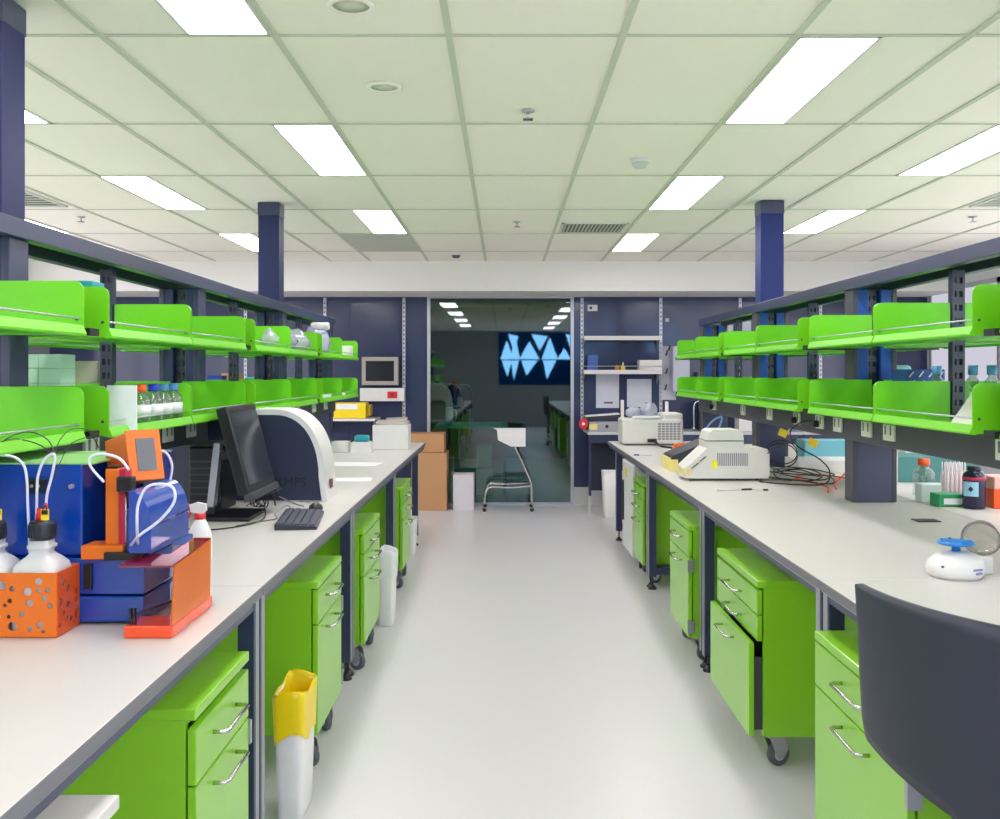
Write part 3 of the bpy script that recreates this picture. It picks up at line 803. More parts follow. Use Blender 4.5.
for x, y, w_, h_, a, l in ((-.95, 5.9, .3, .21, .1, 'sheet of paper on the left bench beyond the instrument'), (-1.08, 6.9, .42, .3, -.1, 'sheet of paper on the left bench, farther of two'), ):
    o = B().box(-w_ / 2, w_ / 2, -h_ / 2, h_ / 2, 0, .0012).build('paper_sheet', PAPER, None, (x, y, Z0)); o.rotation_euler = (0, 0, a); tag(o, l, 'paper')

# things on the left lower shelf
SZL = 1.274 + .0145
o = B().box(-.05, .05, -.004, .004, 0, .15, .001).build('white_booklet', PAPER, None, (px(122, 3.3), 3.3, SZL)); tag(o, 'white booklet standing on the lower left shelf beside the bottles', 'booklet')
def bottle(x, y, z, cap, lab, r=.036, h=.15, grp='capped glass bottles on the lower left shelf', label=True, body=CLEARG):
    t = thing('glass_bottle', lab, 'bottle', (x, y, z), 0, grp)
    B().lathe([(r * .9, 0), (r, .004), (r, h * .58), (r * .85, h * .68), (r * .42, h * .78), (r * .42, h * .82)], seg=24).build('body', body, t)
    B().lathe([(r * .52, h * .82), (r * .55, h * .83), (r * .55, h), (0, h)], seg=20).build('cap', cap, t)
    if label:
        b = B(); b.lathe([(r * 1.01, h * .25), (r * 1.01, h * .5)], seg=24)
        b.build('paper_label', PAPER, t)
    return t
CAPO = mat('orange_cap', 'ef5a1c', .4)
for x, y, m, l in ((-1.32, 3.56, CAPO, 'glass bottle with orange cap on the lower left shelf'), (-1.318, 3.68, CAPB, 'glass bottle with dark blue cap beside the orange capped one'),
                   (-1.322, 3.8, CAPLB, 'glass bottle with blue grey cap, second from the shelf end'), (-1.32, 3.91, CAPLB, 'glass bottle with pale blue cap next to the tray end panel')):
    bottle(x, y, SZL, m, l)
# left upper shelf: teal boxes showing over the panel, bags at the far end
SZU = 1.592 + .0145
o = B().box(-.035, .035, -.05, .05, 0, .18, .004).build('teal_tip_box', TEAL, None, (-1.40, 3.3, SZU)); tag(o, 'teal box peeping over the upper left shelf panel', 'box')
def bag(x, y, z, w_, d_, h_, lab, seed, m=None, grp=None):
    r_ = random.Random(seed); b = B()
    bmesh.ops.create_icosphere(b.bm, subdivisions=3, radius=1)
    for v in b.bm.verts:
        n = 1 + .22 * math.sin(5 * v.co.x + seed) * math.cos(6 * v.co.y + 2 * seed) + r_.uniform(-.08, .08)
        v.co = Vector((v.co.x * w_ / 2 * n, v.co.y * d_ / 2 * n, max(0, (v.co.z * .5 * n + .42)) * h_))
    for f in b.bm.faces: f.smooth = True
    o = b.build('plastic_bag', m or BAGC, None, (x, y, z)); return tag(o, lab, 'bag', grp)
bag(-1.38, 5.95, SZU, .22, .42, .16, 'clear crinkled plastic bag on the upper left shelf, nearer one', 2)
bag(-1.38, 6.42, SZU, .2, .3, .17, 'clear plastic bag on the upper left shelf before the roll', 6)
bag(-1.37, 7.15, SZU, .19, .28, .23, 'tall clear plastic bag of lilac bottles on the upper left shelf', 4, clear('lilac_bag', 'c9cbe8', .12, 'd6d8f4', .6, rough=.15))
b = B(); b.lathe([(.024, 0), (.028, .01), (.028, .12), (.024, .13)], seg=18, axis='x'); 
o = b.build('paper_roll', WHITE, None, (-1.40, 7.12, SZU + .213)); tag(o, 'white roll lying on top of the tall plastic bag', 'roll')
o = B().box(-.06, .06, -.07, .07, 0, .1, .004).build('white_box', WHITE, None, (-1.335, 8.2, SZU)); tag(o, 'small white box at the far end of the upper left shelf', 'box')
for y, l in ((7.25, 'white packet on the lower left shelf, nearer'), (7.9, 'white packet on the lower left shelf, at the far end')):
    o = B().box(-.1, .1, -.14, .14, 0, .03, .004).build('white_packet', PAPER, None, (-1.4, y, SZL)); tag(o, l, 'packet')
# far side of the left rack
rows = (('bottom', 0, .155), ('middle', .1555, .0515), ('top', .2075, .05))
for cn, x0, x1 in (('left', 24, 38), ('right', 38, 61)):
    for rn, z0, h_ in rows:
        X0, X1 = px(x0, 3.45) + .001, px(x1, 3.45) - .001
        o = B().box(-(X1 - X0) / 2, (X1 - X0) / 2, 0, .12, 0, h_, .003).build('pale_green_box', mat('pale_green_box', 'c9e6da', .5), None, ((X0 + X1) / 2, 3.45, SZL + z0))
        tag(o, f'pale green box behind the left rack, {rn} one of the {cn} stack', 'box', 'stacked pale green boxes behind the left rack')
o = B().box(-.09, .09, -.08, .08, 0, .24, .004).build('beige_carton', mat('beige_carton', 'b9b0a4', .7), None, (px(73, 3.95), 4.06, SZL)); tag(o, 'beige carton behind the left shelving next to the green boxes', 'box')
o = B().box(-.05, .05, -.05, .05, 0, .045, .003).build('blue_tube_box', CAPB, None, (px(217, 6.3), 6.3, SZL + .13)); tag(o, 'small blue box showing over the lower left shelf', 'box')
o = B().box(-.06, .06, -.05, .05, 0, .128, .003).build('white_tip_box', WHITE, None, (px(217, 6.3), 6.3, SZL)); tag(o, 'white box carrying the small blue box behind the lower left shelf', 'box')
o = B().box(-.055, .055, -.05, .05, 0, .19, .003).build('orange_striped_box', mat('salmon_box', 'e0a07a', .5), None, (px(232, 6.5), 6.5, SZL)); tag(o, 'salmon coloured box showing over the lower left shelf', 'box')
o = B().box(-.05, .05, -.05, .05, 0, .16, .003).build('teal_tip_box', TEAL, None, (px(254, 7.6), 7.6, SZL)); tag(o, 'teal box seen over the lower left shelf near the column', 'box')

# ------------------------------------------------------------------ bins
def bin_(x, y, w_, d_, h_, lab, liner, grp=None, col=WHITE):
    t = thing('waste_bin', lab, 'bin', (x, y, 0), 0, grp)
    def ring(k, z, ww, dd):
        r = .02; out = []
        for cx, cy, a0 in ((1, 1, 0), (-1, 1, 1), (-1, -1, 2), (1, -1, 3)):
            for i in range(4):
                a = (a0 + i / 3) * PI / 2
                out.append(Vector((cx * (ww - r) + r * math.cos(a), cy * (dd - r) + r * math.sin(a), z)))
        return out
    def shell(b, specs, closed0=True):
        rs_ = [[b.bm.verts.new(p) for p in ring(0, z, ww, dd)] for ww, dd, z in specs]
        for p, q in zip(rs_, rs_[1:]):
            for i in range(16):
                f = b.bm.faces.new((p[i], p[(i + 1) % 16], q[(i + 1) % 16], q[i])); f.smooth = True
        if closed0: b.bm.faces.new(rs_[0][::-1])
        return rs_
    w2, d2 = w_ / 2, d_ / 2
    b = B(); shell(b, [(w2 * .78, d2 * .82, 0), (w2 * .8, d2 * .84, .01), (w2, d2, h_), (w2 * .97, d2 * .97, h_), (w2 * .78, d2 * .82, .02)]); b.build('bin_body', col, t)
    if liner:
        b = B(); shell(b, [(w2 * .98, d2 * .98, h_ - .14), (w2 * 1.03, d2 * 1.03, h_ - .06), (w2 * 1.06, d2 * 1.06, h_ + .006), (w2 * 1.0, d2 * 1.0, h_ + .014), (w2 * .93, d2 * .94, h_ - .01), (w2 * .85, d2 * .86, h_ - .2)], False)
        bmesh.ops.subdivide_edges(b.bm, edges=b.bm.edges[:], cuts=2, use_grid_fill=True)
        r_ = random.Random(11)
        for v in b.bm.verts:
            a = math.atan2(v.co.y, v.co.x); v.co.z += .012 * math.sin(4 * a + 1) * (1 if v.co.z > h_ - .1 else 2.0) + r_.uniform(-.003, .003)
            k = 1 + .015 * abs(math.sin(9 * a)) * (1 if v.co.z > h_ - .05 else .6); v.co.x *= k; v.co.y *= k
        o = b.build('bin_bag', liner, t); 
    return t
bin_(-.706, 3.32, .1, .24, .415, 'white bin with yellow bag between cabinets under the left bench', LINER)
bin_(-.69, 5.8, .1, .2, .42, 'small white bin with white liner under the left bench', mat('white_liner', 'eceef0', .5))
bin_(px(409, 8.0), 8.0, .13, .2, .3, 'small white bin at the far leg of the left bench', None)
# ------------------------------------------------------------------ right bench
t = thing('thermal_cycler', 'cream thermal cycler with vents and sloped panel on the right bench', 'lab instrument', (1.08, 5.83, Z0))
D_ = .26
b = B(); b.prism([(.0, .015), (.49, .015), (.50, .03), (.50, .165), (.485, .19), (.40, .195), (.15, .2), (.125, .19), (.0, .075), (-.005, .05)], 'y', 0, D_); b.build('body', CREAM, t)
b = B(); b.prism([(.13, .19), (.35, .19), (.35, .24), (.345, .285), (.325, .302), (.165, .302), (.145, .29), (.13, .24)], 'y', .012, D_ - .01); b.build('heated_lid', CREAM, t)
b = B(); b.box(.128, .352, .008, D_ - .006, .235, .24); b.build('lid_seam', GREY, t)
b = B()
for k in range(15): b.box(.188 + k * .0125, .195 + k * .0125, -.0015, .002, .09, .165)
b.build('vent_slots', mat('vent_grey', '8c8e96', .5), t)
b = B(); M = rot('Y', -.745)
for a, c, d in ((.02, .065, 0), (.075, .115, 0)):
    pass
b.bar((.035, -.002, .075), (.075, -.002, .108), .004, .012, (0, 1, 0)); b.bar((.085, -.002, .118), (.12, -.002, .145), .004, .01, (0, 1, 0)); b.build('display_slot', CHARC, t)
b = B(); b.box(.155, .19, -.002, .002, .075, .12); b.build('yellow_sticker', mat('sticker_yellow', 'fff020', .5), t)
b = B(); b.box(-.0065, -.002, .03, .2, .03, .07); b.box(.004, .03, -.002, .002, .03, .07); b.build('pale_yellow_sticker', mat('pale_yellow', 'efe08a', .5), t)
b = B()
for x in (.04, .44):
    for y in (.03, D_ - .03): b.cyl((x, y, 0), (x, y, .016), .016, 10)
b.build('foot', RUBBER, t)
# dark slanted unit
t = thing('dark_slanted_unit', 'charcoal slanted box with pale yellow end behind the thermal cycler', 'lab instrument', (1.09, 6.42, Z0))
b = B(); b.prism([(.004, 0), (.33, 0), (.33, .19), (.24, .19), (.02, .1), (.004, .085)], 'y', 0, .32); b.build('casing', CHARC, t)
b = B(); b.box(-.006, .004, .0, .32, .0, .085, .002); b.box(.002, .05, -.005, .0, .0, .075); b.build('end_panel', mat('pale_yellow', 'efe08a', .5), t)
# white cycler at the bench end
t = thing('bench_centrifuge', 'white rounded instrument with grille at the far end of the right bench', 'lab instrument', (1.05, 8.68, Z0))
b = B(); b.box(0, .54, 0, .36, .012, .235, .02, 3); b.box(.36, .54, .02, .34, .2, .285, .02, 3); b.build('body', CREAM, t)
b = B()
for i in range(6):
    for j in range(7): b.box(.315 + i * .034, .341 + i * .034, -.002, .002, .05 + j * .022, .066 + j * .022)
b.build('grille', mat('vent_grey', '8c8e96', .5), t)
b = B(); b.box(.22, .3, -.03, .0, .03, .06, .004); b.build('plug', BLACK, t)
B().box(.015, .525, .005, .355, 0, .014, .004).build('base', RUBBER, t)
bag(1.17, 8.86, Z0 + .237, .14, .2, .11, 'clear plastic bag on the white instrument, left of two', 3)
bag(1.31, 8.88, Z0 + .237, .16, .2, .15, 'clear plastic bag on the white instrument, right of two', 8)
o = B().box(-.12, .12, -.08, .08, 0, .02, .003).build('paper_pad', PAPER, None, (1.27, 8.76, Z0 + .3955 - .158)); tag(o, 'white pad lying on the far white instrument', 'paper')
# orange rack, pens
b = B(); b.box(-.06, .06, -.05, .05, 0, .03, .008); b.box(-.05, .07, -.03, .06, .03, .055, .008)
o = b.build('orange_rack', ORANGE, None, (px(680, 8.15), 8.15, Z0)); tag(o, 'orange plastic block beside the far white instrument', 'rack')
b = B(); b.tube([(1.33, 8.64, Z0 + .04), (1.36, 8.5, Z0 + .01), (1.42, 8.35, Z0 + .006), (1.5, 8.2, Z0 + .006)], .01, 8); tag(b.build('power_lead', BLACK), 'thick black lead running from the far white instrument', 'cable')
def pen(x, y, a, l, m, L=.14):
    t = thing('pen', l, 'pen', (x, y, Z0 + .005), a)
    B().cyl((0, 0, 0), (L * .7, 0, 0), .0045, 8).build('barrel', WHITE, t); B().cyl((L * .7, 0, 0), (L, 0, 0), .0052, 8).build('cap', m, t)
pen(px(652, 7.6), 7.6, 2.9, 'white pen with blue cap lying on the far right bench', CAPB)
pen(1.16, 5.34, .15, 'white pen lying on the right bench before the thermal cycler', CHARC, .2)
pen(1.36, 5.38, -.5, 'short dark capped pen beside the longer pen', BLACK, .09)
# cables
b = B(); r_ = random.Random(12)
cx, cy = 1.80, 6.0
b.tube([(1.72, 5.46, 1.215), (1.66, 5.5, 1.2), (1.62, 5.55, 1.14), (1.68, 5.6, 1.06), (1.80, 5.6, .99), (1.86, 5.6, .92), (1.8, 5.5, Z0 + .02), (1.65, 5.6, Z0 + .006), (1.5, 5.75, Z0 + .006)], .0045, 6)
for k in range(4):
    q = [(cx + .14 * math.cos(a) * (1 + .25 * r_.random()) - .06 * (k % 2), cy - .1 + .26 * math.sin(a) * (1 + .3 * r_.random()), Z0 + .006 + .012 * k + .02 * r_.random()) for a in [2 * PI * i / 8 for i in range(8)]]
    b.tube(q, .004, 6, closed=True)
for k in range(2):
    q = [(1.80 + .1 * math.cos(a), 6.35 + .1 * math.sin(a) * .3, Z0 + .11 + .075 * math.sin(a) + .02 * k) for a in [2 * PI * i / 8 for i in range(8)]]
    b.tube(q, .004, 6, closed=True)
b.tube([(1.58, 6.4, 1.05), (1.55, 6.35, .98), (1.56, 6.2, .90), (1.6, 6.0, Z0 + .01), (1.7, 5.8, Z0 + .006)], .004, 6)
b.tube([(1.7, 5.55, 1.13), (1.6, 5.7, 1.05), (1.56, 5.95, .96), (1.65, 6.1, .90), (1.75, 6.15, Z0 + .02)], .0035, 6)
tag(b.build('cable_coil', BLACK), 'coiled black cables piled on the right bench under the sockets', 'cables')
for x, y, z, l in ((px(783, 6.35), 6.35, pz(433, 6.35), 'yellow paper tag on the cable near the navy column'), (px(813, 5.75), 5.75, pz(443, 5.75), 'yellow paper tag on the cable right of the other tag')):
    b = B(); b.box(-.028, .028, -.001, .001, -.024, .024, M=rot('Y', .4)); o = b.build('cable_tag', YELLOW, None, (x, y, z)); tag(o, l, 'tag')
b = B()
b.tube([(1.72, 5.2, Z0 + .01), (1.8, 5.5, Z0 + .01), (1.75, 5.9, Z0 + .012), (1.95, 6.1, Z0 + .01), (2.1, 5.7, Z0 + .01), (1.98, 5.3, Z0 + .01)], .005, 6)
b.tube([(1.78, 5.25, Z0 + .02), (1.9, 5.6, Z0 + .02), (2.05, 5.6, Z0 + .15), (2.12, 5.5, Z0 + .18)], .005, 6)
tag(b.build('red_cable', mat('orange_red_cable', 'f0502c', .4)), 'orange red cable lying behind the black coils', 'cable')
b = B(); b.tube([(px(705, 8.2), 8.2, pz(430, 8.2)), (px(712, 8.2), 8.15, pz(420, 8.2)), (px(722, 8.2), 8.2, pz(417, 8.2)), (px(721, 8.2), 8.3, pz(430, 8.2))], .008, 6); tag(b.build('blue_cable', mat('pale_blue_cable', '7fb4ee', .4)), 'pale blue cable looping before the far right post', 'cable')
for y, l in ((8.0, 'black plug in the farthest right socket'), (5.32, 'black plug with cable in the socket above the coils'), (5.73, 'black plug in the second socket above the coils')):
    o = B().box(-.03, .0, -.02, .02, -.018, .018, .006).build('power_plug', BLACK, None, (RC - .1345, y, 1.205)); tag(o, l, 'plug', 'black plugs in the right sockets')

# mini centrifuge with blue rotor
t = thing('mini_centrifuge', 'white mini centrifuge with blue rotor and open clear lid', 'mini centrifuge', (1.43, 3.1, Z0), 0)
b = B(); b.lathe([(.078, .0), (.086, .012), (.09, .028), (.084, .05), (.068, .066), (.04, .076), (.02, .08), (0, .08)], seg=36)
for v in b.bm.verts: v.co.x *= 1.0 if v.co.x < 0 else .92; v.co.z *= 1 + .1 * (v.co.x / .09)
b.build('body', WHITE, t)
B().lathe([(.074, 0), (.074, .004)], seg=30).build('base_ring', GREY, t)
b = B(); b.lathe([(.014, .076), (.012, .098), (.016, .1)], seg=16); b.lathe([(.05, .1), (.056, .104), (.054, .11), (.02, .112), (0, .112)], seg=28)
for k in range(8):
    a = 2 * PI * k / 8; b.cyl((.042 * math.cos(a), .042 * math.sin(a), .104), (.046 * math.cos(a), .046 * math.sin(a), .114), .005, 8)
b.build('rotor', mat('rotor_blue', '1d7fd0', .35), t)
b = B(); b.box(-.07, -.054, -.058, -.048, .036, .043, .002); b.build('switch', mat('switch_teal', '2f6f84', .4), t)
M = tr(.03, -.083, .028) @ rot('Z', .33)
b = B(); b.box(-.018, .016, -.002, .001, .004, .01); b.box(-.008, .016, -.002, .001, -.008, -.001); b.move(M); b.build('printed_mark', mat('mark_violet', '8a88b4', .5), t)
M = tr(.12, .085, .104) @ Vector((.55, .8, .28)).to_track_quat('Z', 'Y').to_matrix().to_4x4()
d = B(); d.lathe([(.056, .0), (.056, .016), (.051, .032), (.038, .044), (.017, .049), (0, .05)], seg=36); d.move(M); d.build('open_lid', DOME, t)
d = B()
d.tube([(.057 * math.cos(2 * PI * k / 24), .057 * math.sin(2 * PI * k / 24), .0) for k in range(24)], .0035, 6, closed=True); d.move(M); d.build('lid_rim', mat('lid_rim', '8a7a78', .3), t)
b = B(); b.box(.07, .13, .02, .05, .0, .055, .006); b.build('hinge_block', WHITE, t)

# far side of the right spine
t = bottle(2.21, 5.16, Z0, CAPO, 'clear glass bottle with orange cap beyond the right spine', r=.055, h=.19, grp=None, label=False)
def stack(name, x, y, w_, d_, h_, m, lab, z=Z0, cat='box', bev=.004):
    o = B().box(-w_ / 2, w_ / 2, -d_ / 2, d_ / 2, 0, h_, bev).build(name, m, None, (x, y, z)); return tag(o, lab, cat)
t = thing('glove_box', 'green and white box standing beyond the right spine', 'box', (2.14, 4.75, Z0))
B().box(-.055, .075, -.05, .05, 0, .06, .003).build('carton', mat('green_carton', '17935a', .5), t)
B().box(-.03, .06, -.0515, -.05, .012, .04).build('white_band', WHITE, t)
stack('tip_rack', 2.12, 4.9, .1, .08, .09, mat('rack_pale', 'd8e6e4', .5), 'pale tube rack with orange band behind the green box', cat='tube rack')
b = B(); r_ = random.Random(2)
for i in range(5):
    for j in range(3):
        x, y = 2.30 + i * .022, 4.95 + j * .03
        b.lathe([(.008, 0), (.009, .12), (.004, .15), (.003, .19)], (x, y, 0), 8)
tag(b.build('serological_tubes', mat('milky_tube', 'e6dee4', .4), None, (-.06, 0, Z0)), 'bunch of upright milky tubes behind the dark bottle', 'tubes')['kind'] = 'stuff'
t = thing('reagent_bottle', 'tall dark navy bottle with pale blue label beyond the right spine', 'bottle', (2.235, 4.66, Z0))
B().lathe([(.048, 0), (.051, .004), (.051, .15), (.046, .165), (.03, .178), (.026, .18)], seg=28).build('body', mat('dark_bottle', '1a1e3c', .25), t)
B().lathe([(.03, .178), (.031, .182), (.031, .2), (0, .2)], seg=20).build('cap', BLACK, t)
b = B(); b.lathe([(.0515, .135), (.0515, .15)], seg=28); b.build('red_band', mat('label_red', 'b83050', .5), t)
def arc_label(r, a0, a1, z0, z1, n=8):
    b = B(); V = []
    for i in range(n + 1):
        a = a0 + (a1 - a0) * i / n
        V.append([b.bm.verts.new((r * math.cos(a), r * math.sin(a), z)) for z in (z0, z1)])
    for p, q in zip(V, V[1:]): b.bm.faces.new((p[0], q[0], q[1], p[1]))
    return b
lb = arc_label(.0518, -PI * .98, -PI * .52, .06, .128).build('blue_label', mat('label_blue', '9fd4ee', .5), t); solid(lb, .0004)
b = B(); b.prism([(-.012, 0), (0, -.014), (.012, 0), (0, .014)], 'y', 0, .001); b.move(rot('Z', -.72) @ tr(0, -.0535, .094)); b.build('label_mark', BLACK, lb)
t = thing('orange_box', 'orange box with pale pink top at the right picture edge', 'box', (2.41, 4.7, Z0))
B().box(-.09, .2, -.06, .08, 0, .09, .003).build('carton', mat('orange_carton', 'fb5a10', .5), t)
B().box(-.088, .198, -.058, .078, .09, .15, .006).build('pink_lid', mat('pink_lid', 'f4b8b0', .5), t)
t = thing('thermal_printer', 'pale grey instrument beyond the right post', 'lab instrument', (2.22, 5.6, Z0))
b = B(); b.prism([(-.12, 0), (.03, 0), (.03, .2), (.0, .24), (-.12, .24)], 'y', 0, .25); b.build('casing', LTGREY, t)
stack('teal_case', 2.56, 5.9, .5, .3, .15, mat('dull_teal', '3f7f7c', .5), 'dull teal case lying beyond the right spine')
stack('teal_folder_box', 2.28, 6.95, .36, .2, .17, mat('light_teal', '6fb4c4', .5), 'light teal box with white end behind the cable coils')
stack('white_carton', 2.2, 6.45, .62, .3, .08, WHITE, 'low white carton on the bench behind the cable coils')
stack('white_carton', 2.66, 6.3, .28, .3, .16, WHITE, 'taller white carton behind the right post')
# shelf things on the right
b = B(); b.prism([(-.14, 0), (.12, 0), (.12, .11), (-.06, .11)], 'y', -.12, .12)
o = b.build('white_case', mat('white_case', 'dcdcd4', .5), None, (1.70, 3.32, SZL + .008)); tag(o, 'sloped white case on the nearest lower right shelf', 'case')
stack('pale_teal_case', RC + .2, 5.35, .26, .3, .225, mat('pale_teal_case', '7fb8c8', .5), 'pale teal case on the far side of the lower right shelf', z=SZL + .008, bev=.02)
t = thing('blue_crate', 'blue box with white stripes on the far side of the right rack', 'box', (px(918, 4.55), 4.55, SZL + .008))
B().box(-.09, .09, -.08, .08, 0, .2, .004).build('crate', mat('crate_blue', '2450a0', .4), t)
b = B()
for k in range(4): b.bar((-.075 + k * .045, -.081, .12), (-.05 + k * .045, -.081, .15), .004, .014, (0, 1, 0)); b.bar((-.075 + k * .045, -.081, .165), (-.055 + k * .045, -.081, .19), .004, .014, (0, 1, 0))
b.build('stripe', WHITE, t)
for i, (xp, Y) in enumerate(((937, 4.35), (973, 4.0), (992, 3.95))):
    bottle(px(xp, Y) , Y, SZL + .008, CAPLB, ['glass bottle with blue cap, left of three behind the lower right shelf', 'glass bottle with blue cap, middle of three behind the right shelf', 'glass bottle with blue cap at the right picture edge'][i], r=.036, h=.215, grp='blue capped bottles behind the right shelf')

# ------------------------------------------------------------------ foreground chair
P0, P1 = Vector((.793, 2.2, 0)), Vector((.925, 1.80, 0))
dv = P1 - P0; nv = Vector((dv.y, -dv.x, 0)).normalized()   # towards the aisle or away
if nv.x > 0: nv = -nv
t = thing('lab_chair', 'dark moulded chair seen from behind at the lower right', 'chair', (0, 0, 0))
def outline(u):
    """bottom height of the shell at width fraction u"""
    if u < .08: return .665 + (.05 * (1 - u / .08) ** 2)
    if u < .72: return .665 - .05 * (u - .08) / .64
    if u < .82: return .615 - .11 * ((u - .72) / .1) ** 1.5
    return .505
def sh(u, v):
    top = 1.012 - (.006 * (1 - min(1, u / .04)) if u < .04 else 0)
    zb = outline(u); z = zb + (top - zb) * v
    lean = .03 * (1 - v)
    bulge = .035 * (4 * u * (1 - u))
    p = P0 + dv * (u * (1 - .0 * v)) + nv * (bulge - lean * .6); p.z = z
    return p
b = B(); b.grid(sh, 40, 16); o = b.build('backrest', mat('chair_navy', '272d3c', .45), t); solid(o, .011)
# seat, stem and base
SC = Vector((1.16, 1.93, 0))
def seat(u, v):
    a, c = (u - .5) * 2, (v - .5) * 2
    k = 1 / max(1, (abs(a) ** 6 + abs(c) ** 6) ** (1 / 6))
    return Vector((SC.x + a * k * .21, SC.y + c * k * .21, .505 + .02 * a * a + .012 * c * c))
b = B(); b.grid(seat, 16, 16); o = b.build('seat', mat('chair_navy', '272d3c', .45), t); solid(o, .012)
b = B(); b.bar((.93, 1.86, .52), (1.0, 1.9, .5), .12, .012); b.build('back_bracket', mat('chair_navy', '272d3c', .45), t)
b = B(); b.cyl((SC.x, SC.y, .1), (SC.x, SC.y, .48), .022, 16); b.lathe([(.08, .47), (.07, .49), (0, .495)], (SC.x, SC.y, 0), 20); b.build('gas_column', BLACK, t)
for k in range(5):
    a = 2 * PI * k / 5 + .5
    e = Vector((SC.x + .27 * math.cos(a), SC.y + .27 * math.sin(a), .075))
    l = B().bar((SC.x, SC.y, .11), e, .04, .025).build('leg', CHARC, t)
    B().lathe([(0, -.02), (.026, -.02), (.03, -.012), (.03, .012), (.026, .02), (0, .02)], (e.x, e.y, .031), 18, 'y').cyl((e.x, e.y, .04), (e.x, e.y, .08), .008, 8).build('caster', BLACK, l)

# ------------------------------------------------------------------ far end, left of the glass
def BX(name, x0, x1, y0, y1, Y, depth, m, lab, cat, bev=.003, zfix=None, group=None):
    """box whose front face spans picture columns x0..x1 and rows y0..y1 at distance Y"""
    X0, X1, Z1, Zb = px(x0, Y), px(x1, Y), pz(y0, Y), pz(y1, Y)
    if zfix is not None: Zb = zfix
    o = B().box(-(X1 - X0) / 2, (X1 - X0) / 2, 0, depth, 0, Z1 - Zb, bev).build(name, m, None, ((X0 + X1) / 2, Y, Zb))
    return tag(o, lab, cat, group)
t = thing('cardboard_box', 'large brown cardboard box standing on the floor left of the glass', 'box', (px(429, 10.55), 10.55, 0))
B().box(-.19, .19, 0, .4, 0, .62, .004).build('carton', CARD, t)
B().box(-.19, .19, -.0006, .4, .6204, .6216).build('flap', mat('cardboard_dark', 'a87c50', .85), t)
t = thing('cardboard_box', 'brown cardboard box stacked on the larger one', 'box', (px(427, 10.6), 10.6, .6222))
B().box(-.2, .185, 0, .36, 0, .20, .004).build('carton', CARD, t)
t = thing('white_carton', 'small white carton with open dark top on the floor', 'carton', (px(463.5, 10.6), 10.6, 0))
b = B(); b.box(-.115, .115, 0, .004, 0, .38); b.box(-.115, -.111, 0, .25, 0, .38); b.box(.111, .115, 0, .25, 0, .38); b.box(-.115, .115, .246, .25, 0, .38); b.box(-.111, .111, .004, .246, 0, .006); b.build('carton', mat('off_white_carton', 'dad6da', .6), t)
B().box(-.108, .108, .006, .244, .01, .33).build('dark_contents', BLACK, t)
b = B(); b.prism([(.0, .38), (.25, .38), (.25, .385), (.0, .385)], 'x', -.13, -.11); b.build('side_flap', CARD, t)
# side chair with chrome frame
CY = 10.45
t = thing('visitor_chair', 'white shell chair on a chrome castor frame before the glass', 'chair', (px(510, CY), CY, 0))
def C(x, y, dy=0): return Vector((px(x, CY) - px(510, CY), dy, pz(y, CY)))
b = B(); b.prism([(C(p[0], p[1]).x, C(p[0], p[1]).z) for p in ((497, 430), (493, 428), (525.5, 428), (525.5, 446.5), (511, 446.5), (498, 440))], 'y', -.02, .02); b.build('backrest', WHITE, t)
b = B(); b.box(C(505, 0).x, C(529, 0).x, -.0, .33, pz(484, CY) - .008, pz(484, CY), .003); b.build('seat', mat('seat_dark', '33353a', .5), t)
b = B()
for dy in (-.01, .34):
    b.tube([C(515, 447, dy * .2), C(522, 462, dy * .5), C(529, 478, dy), C(531.5, 486, dy), C(532, 505, dy)], .011, 8)
    b.tube([C(531, 486, dy), C(510, 487.5, dy), C(492, 487, dy), C(487, 490, dy), C(485, 497, dy), C(484.5, 504, dy)], .011, 8)
b.tube([C(530, 483, -.01), C(530, 483, .34)], .009, 8, curve=False); b.tube([C(492, 484.5, -.01), C(530, 483, -.01)], .007, 8, curve=False)
b.build('frame', CHROME, t)
for x in (484.5, 532):
    for dy in (-.01, .34):
        p = C(x, 504, dy); B().lathe([(0, -.01), (.02, -.01), (.022, 0), (.02, .01), (0, .01)], (p.x, p.y, .0225), 16, 'y').build('caster', CHARC, t)
# wall cabinet with window, services duct with red switch
t = thing('wall_display', 'beige framed wall box with dark glass front left of the glass', 'wall box', (px(381, YF), YF, pz(371, YF)))
w2, h2 = px(399, YF) - px(381, YF), (pz(357, YF) - pz(385, YF)) / 2
b = B(); b.box(-w2, w2, -.1, -.014, -h2, h2, .004); b.build('housing', mat('beige_frame', 'a9a39b', .5), t)
B().box(-w2 + .045, w2 - .045, -.104, -.099, -h2 + .045, h2 - .045).build('pane', SCREEN, t)
t = thing('services_duct', 'white wall duct with red switch plate under the wall box', 'wall duct', (px(383, YF), YF, pz(394.5, YF)))
dz = (pz(388, YF) - pz(401, YF)) / 2; dx = px(405, YF) - px(383, YF)
B().box(-dx, dx, -.09, -.015, -dz, dz, .003).build('duct', WHITE, t)
B().box(.06, .17, -.094, -.0895, -.04, .035).build('switch_plate', RED, t)
B().box(.1, .13, -.097, -.094, -.02, .015).build('rocker', mat('dark_red', '8c1420', .4), t)
t = thing('wall_shelf', 'white wall shelf holding the yellow case', 'shelf', (px(354, YF), YF, pz(419, YF)))
B().box(-.3, .3, -.5, -.015, 0, .025, .003).build('board', WHITE, t)
for x in (-.25, .25): B().prism([(-.3, 0), (-.015, 0), (-.015, -.15)], 'x', x, x + .004).build('bracket', ALU, t)
t = thing('yellow_case', 'yellow case with white label on the wall shelf', 'case', (px(352, 10.55), 10.55, pz(419, YF) + .0257))
b = B(); b.box(-.2, .15, 0, .22, 0, .17, .012, 3); b.build('case', YELLOW, t)
B().box(-.17, .06, -.002, .001, .1, .155).build('label', PAPER, t)
